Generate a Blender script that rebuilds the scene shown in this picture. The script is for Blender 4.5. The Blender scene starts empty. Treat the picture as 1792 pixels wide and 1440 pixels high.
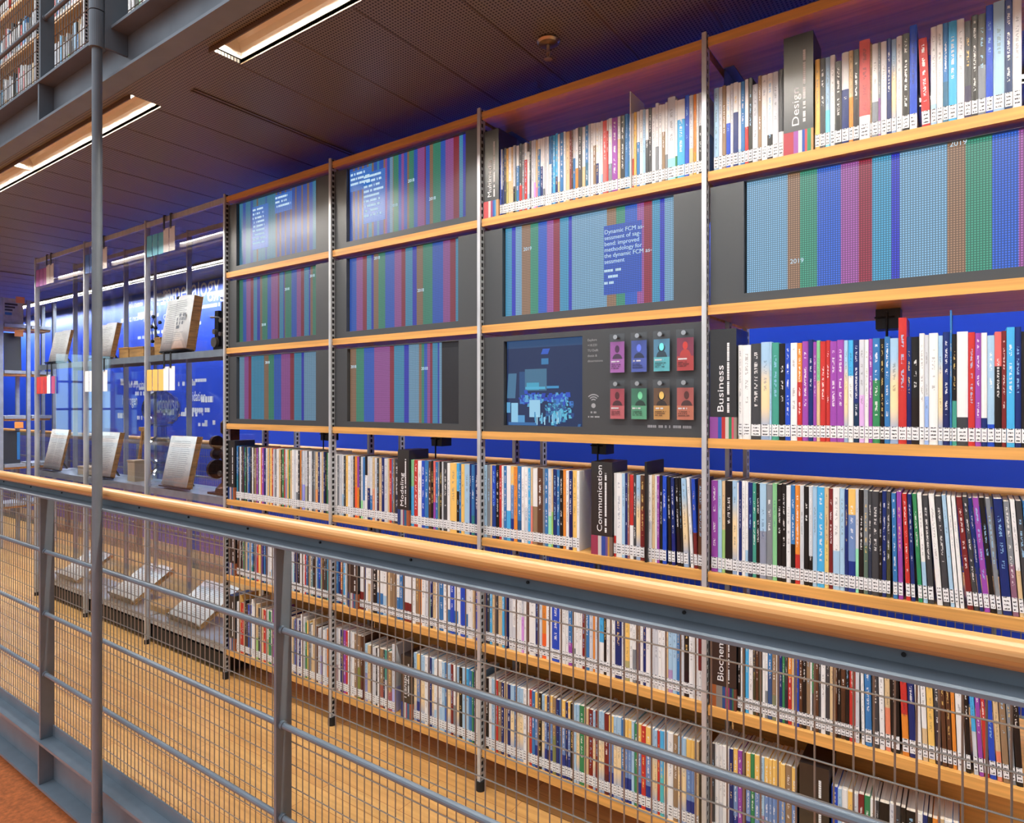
import bpy, math, random, re
from mathutils import Vector, Matrix

# ------------------------------------------------------------------ camera, world, exposure
H = 1.36                       # eye height above the gallery floor
D = 1.79                       # distance of the bookcase fronts from the camera plane
scene = bpy.context.scene
COL = scene.collection
cam_data = bpy.data.cameras.new('camera')
cam = bpy.data.objects.new('camera', cam_data)
COL.objects.link(cam)
cam.location = (0, 0, H)
cam.rotation_euler = (math.radians(90), 0, math.radians(90 - 54.8205))
cam_data.sensor_width = 36
cam_data.lens = 36 * 1125 / 1792
cam_data.shift_y = -13 / 1792
cam_data.clip_start = 0.02
scene.camera = cam
scene.view_settings.view_transform = 'Standard'
scene.view_settings.look = 'None'
scene.view_settings.gamma = 1
scene.view_settings.use_curve_mapping = False
scene.view_settings.exposure = 0.0
scene.cycles.max_bounces = 8
scene.cycles.diffuse_bounces = 4
scene.cycles.glossy_bounces = 4
scene.cycles.transparent_max_bounces = 16
scene.cycles.caustics_reflective = False
scene.cycles.caustics_refractive = False
scene.cycles.sample_clamp_indirect = 4

world = bpy.data.worlds.new('hall_light')
scene.world = world
world.use_nodes = True
wt = world.node_tree
wt.nodes.clear()
w_tc = wt.nodes.new('ShaderNodeTexCoord')
w_sep = wt.nodes.new('ShaderNodeSeparateXYZ')
w_ramp = wt.nodes.new('ShaderNodeValToRGB')
w_map = wt.nodes.new('ShaderNodeMapRange')
w_bg = wt.nodes.new('ShaderNodeBackground')
w_out = wt.nodes.new('ShaderNodeOutputWorld')
w_map.inputs['From Min'].default_value = -1
w_map.inputs['From Max'].default_value = 1
els = w_ramp.color_ramp.elements
els[0].position = 0.0; els[0].color = (0.16, 0.10, 0.06, 1)
els[1].position = 1.0; els[1].color = (1.7, 1.9, 2.15, 1)
e = els.new(0.5); e.color = (0.26, 0.25, 0.25, 1)
e = els.new(0.70); e.color = (0.55, 0.62, 0.70, 1)
wt.links.new(w_tc.outputs['Generated'], w_sep.inputs[0])
wt.links.new(w_sep.outputs['Z'], w_map.inputs['Value'])
wt.links.new(w_map.outputs[0], w_ramp.inputs[0])
# the open hall lies behind and to the left; the right-hand side is dim
w_dot = wt.nodes.new('ShaderNodeVectorMath'); w_dot.operation = 'DOT_PRODUCT'
w_dot.inputs[1].default_value = (-0.75, -0.66, 0.0)
w_side = wt.nodes.new('ShaderNodeMapRange'); w_side.inputs['From Min'].default_value = -0.4; w_side.inputs['From Max'].default_value = 0.9
w_side.inputs['To Min'].default_value = 0.35; w_side.inputs['To Max'].default_value = 1.9
wt.links.new(w_tc.outputs['Generated'], w_dot.inputs[0]); wt.links.new(w_dot.outputs['Value'], w_side.inputs['Value'])
wt.links.new(w_ramp.outputs[0], w_bg.inputs['Color'])
wt.links.new(w_side.outputs[0], w_bg.inputs['Strength'])
wt.links.new(w_bg.outputs[0], w_out.inputs[0])

TUBE = 205.0                    # radiance of the lamp tubes over the front aisle
TUBE_REAR = 150.0               # and over the rear aisle

# ------------------------------------------------------------------ materials
def lin(c):
    out = []
    for v in c:
        v = v / 255.0
        out.append(v / 12.92 if v <= 0.04045 else ((v + 0.055) / 1.055) ** 2.4)
    return tuple(out) + (1.0,)

def new_mat(name):
    m = bpy.data.materials.new(name)
    m.use_nodes = True
    nt = m.node_tree
    return m, nt, nt.nodes['Principled BSDF']

def plain(name, rgb, rough=0.5, metal=0.0, spec=0.5, vary=0.0, vscale=(40, 40, 40), bump=0.0):
    m, nt, b = new_mat(name)
    b.inputs['Base Color'].default_value = lin(rgb)
    b.inputs['Roughness'].default_value = rough
    b.inputs['Metallic'].default_value = metal
    b.inputs['Specular IOR Level'].default_value = spec
    if vary or bump:
        tc = nt.nodes.new('ShaderNodeTexCoord')
        mp = nt.nodes.new('ShaderNodeMapping'); mp.inputs['Scale'].default_value = vscale
        nz = nt.nodes.new('ShaderNodeTexNoise'); nz.inputs['Scale'].default_value = 1.0; nz.inputs['Detail'].default_value = 4
        nt.links.new(tc.outputs['Object'], mp.inputs[0]); nt.links.new(mp.outputs[0], nz.inputs['Vector'])
        if vary:
            cr = nt.nodes.new('ShaderNodeValToRGB')
            a = lin([max(0, v * (1 - vary)) for v in rgb]); c = lin([min(255, v * (1 + vary)) for v in rgb])
            cr.color_ramp.elements[0].position = 0.3; cr.color_ramp.elements[0].color = a
            cr.color_ramp.elements[1].position = 0.7; cr.color_ramp.elements[1].color = c
            nt.links.new(nz.outputs['Fac'], cr.inputs[0]); nt.links.new(cr.outputs[0], b.inputs['Base Color'])
        if bump:
            bp = nt.nodes.new('ShaderNodeBump'); bp.inputs['Strength'].default_value = bump; bp.inputs['Distance'].default_value = 0.002
            nt.links.new(nz.outputs['Fac'], bp.inputs['Height']); nt.links.new(bp.outputs[0], b.inputs['Normal'])
    return m

M = {}
M['board'] = plain('beech_board', (216, 160, 88), 0.38, vary=0.09, vscale=(3, 60, 90))
M['rail_wood'] = plain('beech_handrail', (206, 150, 88), 0.33, vary=0.10, vscale=(2.2, 70, 70))
M['steel'] = plain('painted_steel', (118, 128, 136), 0.42, 0.1, vary=0.05, vscale=(9, 9, 9))
M['wire'] = plain('mesh_wire', (150, 140, 128), 0.4, 0.3)
M['alu'] = plain('galvanised_upright', (206, 209, 212), 0.36, 0.45, vary=0.05, vscale=(60, 60, 8))
M['alu_shelf'] = plain('grey_metal_shelf', (168, 176, 184), 0.38, 0.5, vary=0.06, vscale=(20, 20, 20))
M['black'] = plain('black_plastic', (20, 19, 20), 0.4)
M['sign'] = plain('satin_black_sign', (27, 27, 28), 0.3, spec=1.0)
M['panel'] = plain('charcoal_panel', (54, 57, 60), 0.42, spec=0.8)
M['panel_gap'] = plain('dark_recess', (12, 12, 13), 0.6)
M['rubber'] = plain('black_rubber', (15, 14, 14), 0.7)
M['white_plastic'] = plain('white_sheet_metal', (225, 225, 222), 0.35)
M['blue_wall'] = plain('royal_blue_wall', (36, 72, 200), 0.36, spec=0.35, vary=0.02, vscale=(2, 2, 2))
M['dark_wall'] = plain('dark_hall_wall', (46, 50, 58), 0.6, vary=0.1, vscale=(1, 1, 1))
M['slab'] = plain('slab_edge', (60, 58, 56), 0.7, vary=0.08, vscale=(5, 5, 5))
M['reflector'] = plain('cream_reflector', (238, 226, 208), 0.25, 0.2)
M['lamp_box'] = plain('lamp_housing', (120, 110, 98), 0.5)
M['brass'] = plain('nickel_fitting', (180, 168, 150), 0.28, 0.9)
M['chrome'] = plain('chrome_knob', (215, 215, 215), 0.15, 1.0)
M['ink'] = plain('black_ink', (40, 38, 38), 0.6)
M['white_ink'] = plain('white_lettering', (235, 235, 235), 0.5)
M['pale_ink'] = plain('grey_lettering', (150, 152, 156), 0.5)
M['box_wood'] = plain('specimen_box_wood', (190, 140, 80), 0.5, vary=0.15, vscale=(10, 60, 60))
M['old_cover'] = plain('old_book_edge', (176, 126, 70), 0.6, vary=0.2, vscale=(90, 8, 90))
M['paper'] = plain('aged_paper', (244, 241, 234), 0.7, vary=0.03, vscale=(30, 30, 30))
M['iron'] = plain('black_enamelled_iron', (26, 24, 24), 0.3, 0.3)
M['bronze'] = plain('old_bronze', (74, 42, 26), 0.3, 0.7, vary=0.25, vscale=(30, 30, 30))
M['carton'] = plain('pale_carton', (196, 168, 136), 0.6)
M['dark_print'] = plain('dark_folder', (38, 40, 44), 0.45)
M['blue_print'] = plain('blue_folder', (50, 120, 190), 0.45)
M['orange_tag'] = plain('orange_tag', (235, 150, 70), 0.5)
M['grey_print'] = plain('pale_magazine_cover', (205, 212, 216), 0.4, vary=0.12, vscale=(14, 14, 14))

def glass(name, tint=(1, 1, 1), amount=1.0):
    m = bpy.data.materials.new(name); m.use_nodes = True
    nt = m.node_tree; nt.nodes.clear()
    out = nt.nodes.new('ShaderNodeOutputMaterial'); mix = nt.nodes.new('ShaderNodeMixShader')
    tr = nt.nodes.new('ShaderNodeBsdfTransparent'); gl = nt.nodes.new('ShaderNodeBsdfGlossy')
    tr.inputs[0].default_value = tuple(tint) + (1,); gl.inputs['Roughness'].default_value = 0.015
    lw = nt.nodes.new('ShaderNodeLayerWeight'); lw.inputs[0].default_value = 0.5
    p = nt.nodes.new('ShaderNodeMath'); p.operation = 'POWER'; p.inputs[1].default_value = 4.0
    a = nt.nodes.new('ShaderNodeMath'); a.operation = 'MULTIPLY_ADD'; a.inputs[1].default_value = 0.9 * amount; a.inputs[2].default_value = 0.05 * amount
    a.use_clamp = True
    nt.links.new(lw.outputs['Facing'], p.inputs[0]); nt.links.new(p.outputs[0], a.inputs[0])
    nt.links.new(a.outputs[0], mix.inputs[0]); nt.links.new(tr.outputs[0], mix.inputs[1]); nt.links.new(gl.outputs[0], mix.inputs[2])
    nt.links.new(mix.outputs[0], out.inputs[0])
    return m
M['glass'] = glass('clear_glass', (0.96, 0.98, 1.0))
M['acrylic'] = glass('clear_acrylic', (0.94, 0.95, 0.96))
M['lab_glass'] = glass('blown_glass', (0.72, 0.78, 0.82), 3.0)

def emitter(name, rgb, strength):
    m = bpy.data.materials.new(name); m.use_nodes = True
    nt = m.node_tree; nt.nodes.clear()
    out = nt.nodes.new('ShaderNodeOutputMaterial'); em = nt.nodes.new('ShaderNodeEmission')
    em.inputs[0].default_value = rgb + (1,); em.inputs[1].default_value = strength
    nt.links.new(em.outputs[0], out.inputs[0])
    return m
def vinyl():
    m = bpy.data.materials.new('white_vinyl_lettering'); m.use_nodes = True
    nt = m.node_tree; nt.nodes.clear()
    out = nt.nodes.new('ShaderNodeOutputMaterial'); mix = nt.nodes.new('ShaderNodeMixShader'); mix.inputs[0].default_value = 0.5
    d = nt.nodes.new('ShaderNodeBsdfDiffuse'); t = nt.nodes.new('ShaderNodeBsdfTranslucent')
    for n in (d, t): n.inputs[0].default_value = (0.9, 0.92, 0.95, 1)
    nt.links.new(d.outputs[0], mix.inputs[1]); nt.links.new(t.outputs[0], mix.inputs[2]); nt.links.new(mix.outputs[0], out.inputs[0])
    return m
M['vinyl'] = vinyl()
M['tube'] = emitter('lamp_tube', (1.0, 0.95, 0.88), TUBE)
M['tube_rear_bright'] = emitter('lamp_tube_daylight', (0.9, 0.97, 1.0), TUBE_REAR * 1.8)
M['tube_rear'] = emitter('lamp_tube_cool', (0.95, 0.97, 1.0), TUBE_REAR)
M['daylight'] = emitter('daylit_pane', (0.55, 0.85, 1.0), 1.4)

def coloured(name, rough=0.45, spec=0.5):
    """flat printed colours, one per face, read from the mesh attribute 'col'"""
    m, nt, b = new_mat(name)
    at = nt.nodes.new('ShaderNodeAttribute'); at.attribute_name = 'col'
    nt.links.new(at.outputs['Color'], b.inputs['Base Color'])
    b.inputs['Roughness'].default_value = rough
    b.inputs['Specular IOR Level'].default_value = spec
    return m
M['print'] = coloured('printed_colours')

def math_node(nt, op, a, b=None, c=None, clamp=False):
    n = nt.nodes.new('ShaderNodeMath'); n.operation = op; n.use_clamp = clamp
    for i, v in enumerate((a, b, c)):
        if v is None: continue
        if isinstance(v, (int, float)): n.inputs[i].default_value = v
        else: nt.links.new(v, n.inputs[i])
    return n.outputs[0]

def led_screen():
    m, nt, b = new_mat('led_screen')
    at = nt.nodes.new('ShaderNodeAttribute'); at.attribute_name = 'col'
    tc = nt.nodes.new('ShaderNodeTexCoord'); sp = nt.nodes.new('ShaderNodeSeparateXYZ')
    nt.links.new(tc.outputs['Object'], sp.inputs[0])
    def grid(sock, pitch, duty):
        f = math_node(nt, 'FRACT', math_node(nt, 'DIVIDE', sock, pitch))
        return math_node(nt, 'LESS_THAN', f, duty)
    gx = grid(sp.outputs['X'], 0.0056, 0.62); gz = grid(sp.outputs['Z'], 0.0056, 0.62)
    g = math_node(nt, 'MULTIPLY', gx, gz)
    k = math_node(nt, 'MULTIPLY_ADD', g, 1.05, 0.55)
    # rows of lit dots are paler than the ground between them
    k = math_node(nt, 'MULTIPLY', k, at.outputs['Alpha'])
    vm = nt.nodes.new('ShaderNodeVectorMath'); vm.operation = 'SCALE'
    nt.links.new(at.outputs['Color'], vm.inputs[0]); nt.links.new(k, vm.inputs['Scale'])
    b.inputs['Base Color'].default_value = (0.01, 0.01, 0.012, 1)
    b.inputs['Roughness'].default_value = 0.3
    b.inputs['Specular IOR Level'].default_value = 0.75
    nt.links.new(vm.outputs[0], b.inputs['Emission Color'])
    b.inputs['Emission Strength'].default_value = 1.0
    return m
M['led'] = led_screen()

def lcd_screen():
    m, nt, b = new_mat('picture_screen')
    at = nt.nodes.new('ShaderNodeAttribute'); at.attribute_name = 'col'
    b.inputs['Base Color'].default_value = (0.01, 0.01, 0.012, 1)
    b.inputs['Roughness'].default_value = 0.2
    nt.links.new(at.outputs['Color'], b.inputs['Emission Color'])
    b.inputs['Emission Strength'].default_value = 1.0
    return m
M['lcd'] = lcd_screen()

def book_cover():
    m, nt, b = new_mat('book_cover')
    uv = nt.nodes.new('ShaderNodeUVMap'); uv.uv_map = 'UVMap'
    sp = nt.nodes.new('ShaderNodeSeparateXYZ'); nt.links.new(uv.outputs[0], sp.inputs[0])
    u, v = sp.outputs['X'], sp.outputs['Y']
    A = {}
    for k in ('c1', 'c2', 'c3', 'tcol', 'par'):
        n = nt.nodes.new('ShaderNodeAttribute'); n.attribute_name = k; A[k] = n
    ps = nt.nodes.new('ShaderNodeSeparateColor'); nt.links.new(A['par'].outputs['Color'], ps.inputs[0])
    s1, s2, sw, seed = ps.outputs[0], ps.outputs[1], ps.outputs[2], A['par'].outputs['Alpha']
    def step(s):
        n = nt.nodes.new('ShaderNodeMapRange'); n.interpolation_type = 'SMOOTHSTEP'
        nt.links.new(v, n.inputs['Value'])
        nt.links.new(math_node(nt, 'SUBTRACT', s, sw), n.inputs['From Min'])
        nt.links.new(math_node(nt, 'ADD', s, sw), n.inputs['From Max'])
        return n.outputs[0]
    def mix(f, a, c):
        n = nt.nodes.new('ShaderNodeMix'); n.data_type = 'RGBA'
        nt.links.new(f, n.inputs[0]); nt.links.new(a, n.inputs[6]); nt.links.new(c, n.inputs[7])
        return n.outputs[2]
    base = mix(step(s1), A['c3'].outputs['Color'], A['c2'].outputs['Color'])
    base = mix(step(s2), base, A['c1'].outputs['Color'])
    # a run of small glyph-like marks up the spine
    cx = nt.nodes.new('ShaderNodeCombineXYZ')
    nt.links.new(math_node(nt, 'MULTIPLY', u, 3.2), cx.inputs[0])
    nt.links.new(math_node(nt, 'MULTIPLY', v, 62.0), cx.inputs[1])
    nt.links.new(math_node(nt, 'MULTIPLY', seed, 97.0), cx.inputs[2])
    nz = nt.nodes.new('ShaderNodeTexNoise'); nz.inputs['Scale'].default_value = 1.0; nz.inputs['Detail'].default_value = 1.0
    nt.links.new(cx.outputs[0], nz.inputs['Vector'])
    glyph = math_node(nt, 'GREATER_THAN', nz.outputs['Fac'], 0.49)
    cy = nt.nodes.new('ShaderNodeCombineXYZ')
    nt.links.new(math_node(nt, 'MULTIPLY', v, 13.0), cy.inputs[1])
    nt.links.new(math_node(nt, 'MULTIPLY', seed, 41.0), cy.inputs[2])
    nw = nt.nodes.new('ShaderNodeTexNoise'); nw.inputs['Scale'].default_value = 1.0; nw.inputs['Detail'].default_value = 0.0
    nt.links.new(cy.outputs[0], nw.inputs['Vector'])
    word = math_node(nt, 'GREATER_THAN', nw.outputs['Fac'], 0.44)
    off = math_node(nt, 'ABSOLUTE', math_node(nt, 'SUBTRACT', u, 0.5))
    strip = math_node(nt, 'LESS_THAN', off, 0.17)
    lo = math_node(nt, 'GREATER_THAN', v, math_node(nt, 'MULTIPLY_ADD', seed, 0.3, 0.24))
    hi = math_node(nt, 'LESS_THAN', v, math_node(nt, 'MULTIPLY_ADD', seed, -0.12, 0.95))
    t = math_node(nt, 'MULTIPLY', glyph, word)
    t = math_node(nt, 'MULTIPLY', t, strip)
    t = math_node(nt, 'MULTIPLY', t, lo)
    t = math_node(nt, 'MULTIPLY', t, hi)
    t = math_node(nt, 'MULTIPLY', t, A['tcol'].outputs['Alpha'])
    base = mix(t, base, A['tcol'].outputs['Color'])
    nt.links.new(base, b.inputs['Base Color'])
    b.inputs['Roughness'].default_value = 0.36
    b.inputs['Specular IOR Level'].default_value = 0.45
    return m
M['cover'] = book_cover()

def call_label():
    m, nt, b = new_mat('call_number_sticker')
    uv = nt.nodes.new('ShaderNodeUVMap'); uv.uv_map = 'UVMap'
    sp = nt.nodes.new('ShaderNodeSeparateXYZ'); nt.links.new(uv.outputs[0], sp.inputs[0])
    u, v = sp.outputs['X'], sp.outputs['Y']
    row = math_node(nt, 'LESS_THAN', math_node(nt, 'ABSOLUTE', math_node(nt, 'SUBTRACT', math_node(nt, 'FRACT', math_node(nt, 'MULTIPLY', v, 3.6)), 0.5)), 0.2)
    inner = math_node(nt, 'LESS_THAN', math_node(nt, 'ABSOLUTE', math_node(nt, 'SUBTRACT', u, 0.5)), 0.32)
    geo = nt.nodes.new('ShaderNodeNewGeometry')
    nz = nt.nodes.new('ShaderNodeTexNoise'); nz.inputs['Scale'].default_value = 420.0; nz.inputs['Detail'].default_value = 0
    nt.links.new(geo.outputs['Position'], nz.inputs['Vector'])
    g = math_node(nt, 'GREATER_THAN', nz.outputs['Fac'], 0.42)
    t = math_node(nt, 'MULTIPLY', math_node(nt, 'MULTIPLY', row, inner), g)
    mx = nt.nodes.new('ShaderNodeMix'); mx.data_type = 'RGBA'
    mx.inputs[6].default_value = lin((232, 233, 233)); mx.inputs[7].default_value = lin((70, 70, 72))
    nt.links.new(t, mx.inputs[0]); nt.links.new(mx.outputs[2], b.inputs['Base Color'])
    b.inputs['Roughness'].default_value = 0.4
    return m
M['label'] = call_label()
M['pages'] = plain('page_block', (206, 196, 180), 0.75, vary=0.06, vscale=(300, 4, 4))

def floor_mat():
    m, nt, b = new_mat('oak_strip_floor')
    tc = nt.nodes.new('ShaderNodeTexCoord')
    mp = nt.nodes.new('ShaderNodeMapping'); mp.inputs['Scale'].default_value = (1.0, 1.0, 1.0)
    br = nt.nodes.new('ShaderNodeTexBrick')
    br.inputs['Color1'].default_value = lin((218, 170, 104)); br.inputs['Color2'].default_value = lin((206, 154, 90))
    br.inputs['Mortar'].default_value = lin((160, 106, 54))
    br.inputs['Scale'].default_value = 1.0; br.inputs['Mortar Size'].default_value = 0.0012
    br.inputs['Brick Width'].default_value = 0.62; br.inputs['Row Height'].default_value = 0.07
    nz = nt.nodes.new('ShaderNodeTexNoise'); nz.inputs['Scale'].default_value = 1.0; nz.inputs['Detail'].default_value = 6
    mp2 = nt.nodes.new('ShaderNodeMapping'); mp2.inputs['Scale'].default_value = (4, 60, 4)
    mx = nt.nodes.new('ShaderNodeMix'); mx.data_type = 'RGBA'; mx.blend_type = 'MULTIPLY'
    cr = nt.nodes.new('ShaderNodeValToRGB')
    cr.color_ramp.elements[0].position = 0.3; cr.color_ramp.elements[0].color = (0.72, 0.7, 0.66, 1)
    cr.color_ramp.elements[1].position = 0.7; cr.color_ramp.elements[1].color = (1, 1, 1, 1)
    nt.links.new(tc.outputs['Object'], mp.inputs[0]); nt.links.new(mp.outputs[0], br.inputs['Vector'])
    nt.links.new(tc.outputs['Object'], mp2.inputs[0]); nt.links.new(mp2.outputs[0], nz.inputs['Vector'])
    nt.links.new(nz.outputs['Fac'], cr.inputs[0])
    mx.inputs[0].default_value = 1.0
    nt.links.new(br.outputs['Color'], mx.inputs[6]); nt.links.new(cr.outputs[0], mx.inputs[7])
    nt.links.new(mx.outputs[2], b.inputs['Base Color'])
    b.inputs['Roughness'].default_value = 0.32
    b.inputs['Specular IOR Level'].default_value = 0.4
    return m
M['floor'] = floor_mat()
M['carpet'] = plain('rust_carpet', (206, 112, 58), 0.9, vary=0.12, vscale=(60, 60, 60), bump=0.4)

def ceiling_mat():
    m, nt, b = new_mat('perforated_metal_ceiling')
    tc = nt.nodes.new('ShaderNodeTexCoord'); sp = nt.nodes.new('ShaderNodeSeparateXYZ')
    nt.links.new(tc.outputs['Object'], sp.inputs[0])
    def cell(s, p):
        f = math_node(nt, 'SUBTRACT', math_node(nt, 'FRACT', math_node(nt, 'DIVIDE', s, p)), 0.5)
        return math_node(nt, 'MULTIPLY', f, f)
    r = math_node(nt, 'ADD', cell(sp.outputs['X'], 0.011), cell(sp.outputs['Y'], 0.011))
    hole = math_node(nt, 'LESS_THAN', r, 0.085)
    mx = nt.nodes.new('ShaderNodeMix'); mx.data_type = 'RGBA'
    mx.inputs[6].default_value = lin((132, 124, 112)); mx.inputs[7].default_value = lin((24, 21, 18))
    nt.links.new(hole, mx.inputs[0]); nt.links.new(mx.outputs[2], b.inputs['Base Color'])
    b.inputs['Roughness'].default_value = 0.42
    b.inputs['Metallic'].default_value = 0.2
    return m
M['ceiling'] = ceiling_mat()
M['ceiling_joint'] = plain('ceiling_joint_strip', (112, 94, 76), 0.4, 0.4)

# ------------------------------------------------------------------ mesh builder
class MB:
    def __init__(self):
        self.v = []; self.f = []; self.m = []; self.col = []; self.uv = []; self.smooth = []
        self.attr = {}
    def face(self, pts, mat=0, col=None, uv=None, smooth=False, attrs=None):
        i = len(self.v)
        self.v += [tuple(p) for p in pts]
        self.f.append(tuple(range(i, i + len(pts))))
        self.m.append(mat); self.col.append(col or (1, 1, 1, 1)); self.smooth.append(smooth)
        self.uv += list(uv) if uv else [(-1.0, 0.5)] * len(pts)
        if attrs is not None: self.attr[len(self.f) - 1] = attrs
        return self
    def box(self, x0, x1, y0, y1, z0, z1, mat=0, col=None, attrs=None):
        p = [(x0, y0, z0), (x1, y0, z0), (x1, y1, z0), (x0, y1, z0), (x0, y0, z1), (x1, y0, z1), (x1, y1, z1), (x0, y1, z1)]
        for q in ((0, 1, 5, 4), (1, 2, 6, 5), (2, 3, 7, 6), (3, 0, 4, 7), (4, 5, 6, 7), (3, 2, 1, 0)):
            self.face([p[k] for k in q], mat, col, attrs=attrs)
        return self
    def obox(self, c, ax, ay, az, mat=0, col=None):
        """box with centre c and half-axis vectors"""
        c, ax, ay, az = Vector(c), Vector(ax), Vector(ay), Vector(az)
        p = [c + sx * ax + sy * ay + sz * az for sz in (-1, 1) for (sx, sy) in ((-1, -1), (1, -1), (1, 1), (-1, 1))]
        for q in ((0, 1, 5, 4), (1, 2, 6, 5), (2, 3, 7, 6), (3, 0, 4, 7), (4, 5, 6, 7), (3, 2, 1, 0)):
            self.face([p[k] for k in q], mat, col)
        return self
    def tube(self, a, b, r, n=10, mat=0, r2=None, caps=True, col=None):
        a, b = Vector(a), Vector(b); d = (b - a).normalized(); r2 = r if r2 is None else r2
        s = d.orthogonal().normalized(); t = d.cross(s)
        A = [a + r * (math.cos(2 * math.pi * k / n) * s + math.sin(2 * math.pi * k / n) * t) for k in range(n)]
        B = [b + r2 * (math.cos(2 * math.pi * k / n) * s + math.sin(2 * math.pi * k / n) * t) for k in range(n)]
        for k in range(n):
            l = (k + 1) % n
            self.face([A[k], A[l], B[l], B[k]], mat, col, smooth=True)
        if caps:
            self.face(A[::-1], mat, col); self.face(B, mat, col)
        return self
    def lathe(self, c, prof, n=20, mat=0):
        """profile [(r, z)...] turned about the vertical through c"""
        c = Vector(c)
        rings = [[c + Vector((r * math.cos(2 * math.pi * k / n), r * math.sin(2 * math.pi * k / n), z)) for k in range(n)] for r, z in prof]
        for A, B in zip(rings, rings[1:]):
            for k in range(n):
                l = (k + 1) % n
                self.face([A[k], A[l], B[l], B[k]], mat, smooth=True)
        return self
    def ball(self, c, r, n=12, mat=0):
        k = max(6, n // 2)
        return self.lathe(c, [(max(1e-4, r * math.sin(math.pi * i / k)), -r * math.cos(math.pi * i / k)) for i in range(k + 1)], n, mat)
    def prism(self, poly, y0, y1, mat=0, col=None):
        """polygon in x/z pushed from y0 to y1 (anticlockwise seen from -y)"""
        f = [(x, y0, z) for x, z in poly]; g = [(x, y1, z) for x, z in poly]
        self.face(f, mat, col); self.face(g[::-1], mat, col)
        for k in range(len(poly)):
            l = (k + 1) % len(poly)
            self.face([f[l], f[k], g[k], g[l]], mat, col)
        return self
    def build(self, name, mats, parent=None, weld=False, bevel=0.0, shift=None):
        me = bpy.data.meshes.new(name)
        base = Vector((0, 0, 0))
        o = bpy.data.objects.new(name, me)
        if parent is not None:
            o.parent = parent
            q = parent
            while q is not None:
                base = base + q.location; q = q.parent
        me.from_pydata([tuple(Vector(p) - base) for p in self.v], [], self.f)
        if not isinstance(mats, (list, tuple)): mats = [mats]
        for m in mats: me.materials.append(m)
        me.polygons.foreach_set('material_index', self.m)
        me.polygons.foreach_set('use_smooth', self.smooth)
        if any(c != (1, 1, 1, 1) for c in self.col):
            at = me.attributes.new('col', 'FLOAT_COLOR', 'FACE')
            at.data.foreach_set('color', [k for c in self.col for k in c])
        if self.attr:
            for key in ('c1', 'c2', 'c3', 'tcol', 'par'):
                at = me.attributes.new(key, 'FLOAT_COLOR', 'FACE')
                at.data.foreach_set('color', [k for i in range(len(self.f)) for k in self.attr.get(i, DEF_ATTR)[key]])
        if any(u[0] >= 0 for u in self.uv):
            ul = me.uv_layers.new(name='UVMap')
            ul.data.foreach_set('uv', [k for u in self.uv for k in u])
        if weld:
            import bmesh
            bm = bmesh.new(); bm.from_mesh(me)
            bmesh.ops.remove_doubles(bm, verts=bm.verts, dist=1e-5)
            bm.to_mesh(me); bm.free()
        COL.objects.link(o)
        if bevel:
            md = o.modifiers.new('edge', 'BEVEL'); md.width = bevel; md.segments = 2; md.limit_method = 'ANGLE'
        return o
DEF_ATTR = {'c1': (1, 1, 1, 1), 'c2': (1, 1, 1, 1), 'c3': (1, 1, 1, 1), 'tcol': (0, 0, 0, 0), 'par': (0.3, 0.6, 0.001, 0.5)}

def thing(name, label, cat, loc=(0, 0, 0), group=None):
    o = bpy.data.objects.new(name, None); COL.objects.link(o)
    o.empty_display_size = 0.05
    o.location = loc; o['label'] = label; o['category'] = cat
    if group: o['group'] = group
    return o
def tag(o, label, cat, group=None, kind=None):
    o['label'] = label; o['category'] = cat
    if group: o['group'] = group
    if kind: o['kind'] = kind
    return o
def struct(o, label=None):
    o['kind'] = 'structure'
    if label: o['label'] = label
    return o

FACE_UP = Matrix(((1, 0, 0, 0), (0, 0, -1, 0), (0, 1, 0, 0), (0, 0, 0, 1)))      # writing on a face turned to -y
FACE_SIDE = Matrix(((0, -1, 0, 0), (0, 0, -1, 0), (1, 0, 0, 0), (0, 0, 0, 1)))   # the same, reading upwards
def text(string, size, at, parent, mat, name='lettering', side=False, width=None, align='LEFT', spacing=1.0, line=1.0, matrix=None):
    cu = bpy.data.curves.new('t', 'FONT'); cu.body = string; cu.size = size; cu.extrude = 0.00025
    cu.align_x = align; cu.space_line = line; cu.resolution_u = 3
    tmp = bpy.data.objects.new('t', cu); COL.objects.link(tmp)
    dg = bpy.context.evaluated_depsgraph_get(); dg.update()
    me = bpy.data.meshes.new_from_object(tmp.evaluated_get(dg))
    bpy.data.objects.remove(tmp); bpy.data.curves.remove(cu)
    if width:
        w = max(v.co.x for v in me.vertices) - min(v.co.x for v in me.vertices)
        me.transform(Matrix.Diagonal((width / w, 1, 1, 1)))
    me.transform(matrix or (FACE_SIDE if side else FACE_UP))
    base = Vector((0, 0, 0)); q = parent
    while q is not None:
        base = base + q.location; q = q.parent
    me.transform(Matrix.Translation(Vector(at) - base))
    me.name = name
    me.materials.clear(); me.materials.append(mat)
    o = bpy.data.objects.new(name, me); COL.objects.link(o)
    if parent is not None: o.parent = parent
    return o

def scribble(rng, x, y, z, length, h, parent, mat, name='small_print', side=False, rows=1, pitch=0.008):
    """rows of marks too small to read"""
    b = MB()
    for r in range(rows):
        s = 0.0
        ln = length * rng.uniform(0.7, 1.0) if rows > 1 else length
        while s < ln:
            w = rng.uniform(0.4, 1.0) * h
            if rng.random() > 0.16:
                if side: b.box(x + r * pitch - h / 2, x + r * pitch + h / 2, y - 0.0004, y, z + s, z + min(ln, s + w * 0.8))
                else: b.box(x + s, x + min(ln, s + w * 0.8), y - 0.0004, y, z - r * pitch - h / 2, z - r * pitch + h / 2)
            s += w
    return b.build(name, mat, parent)

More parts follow.
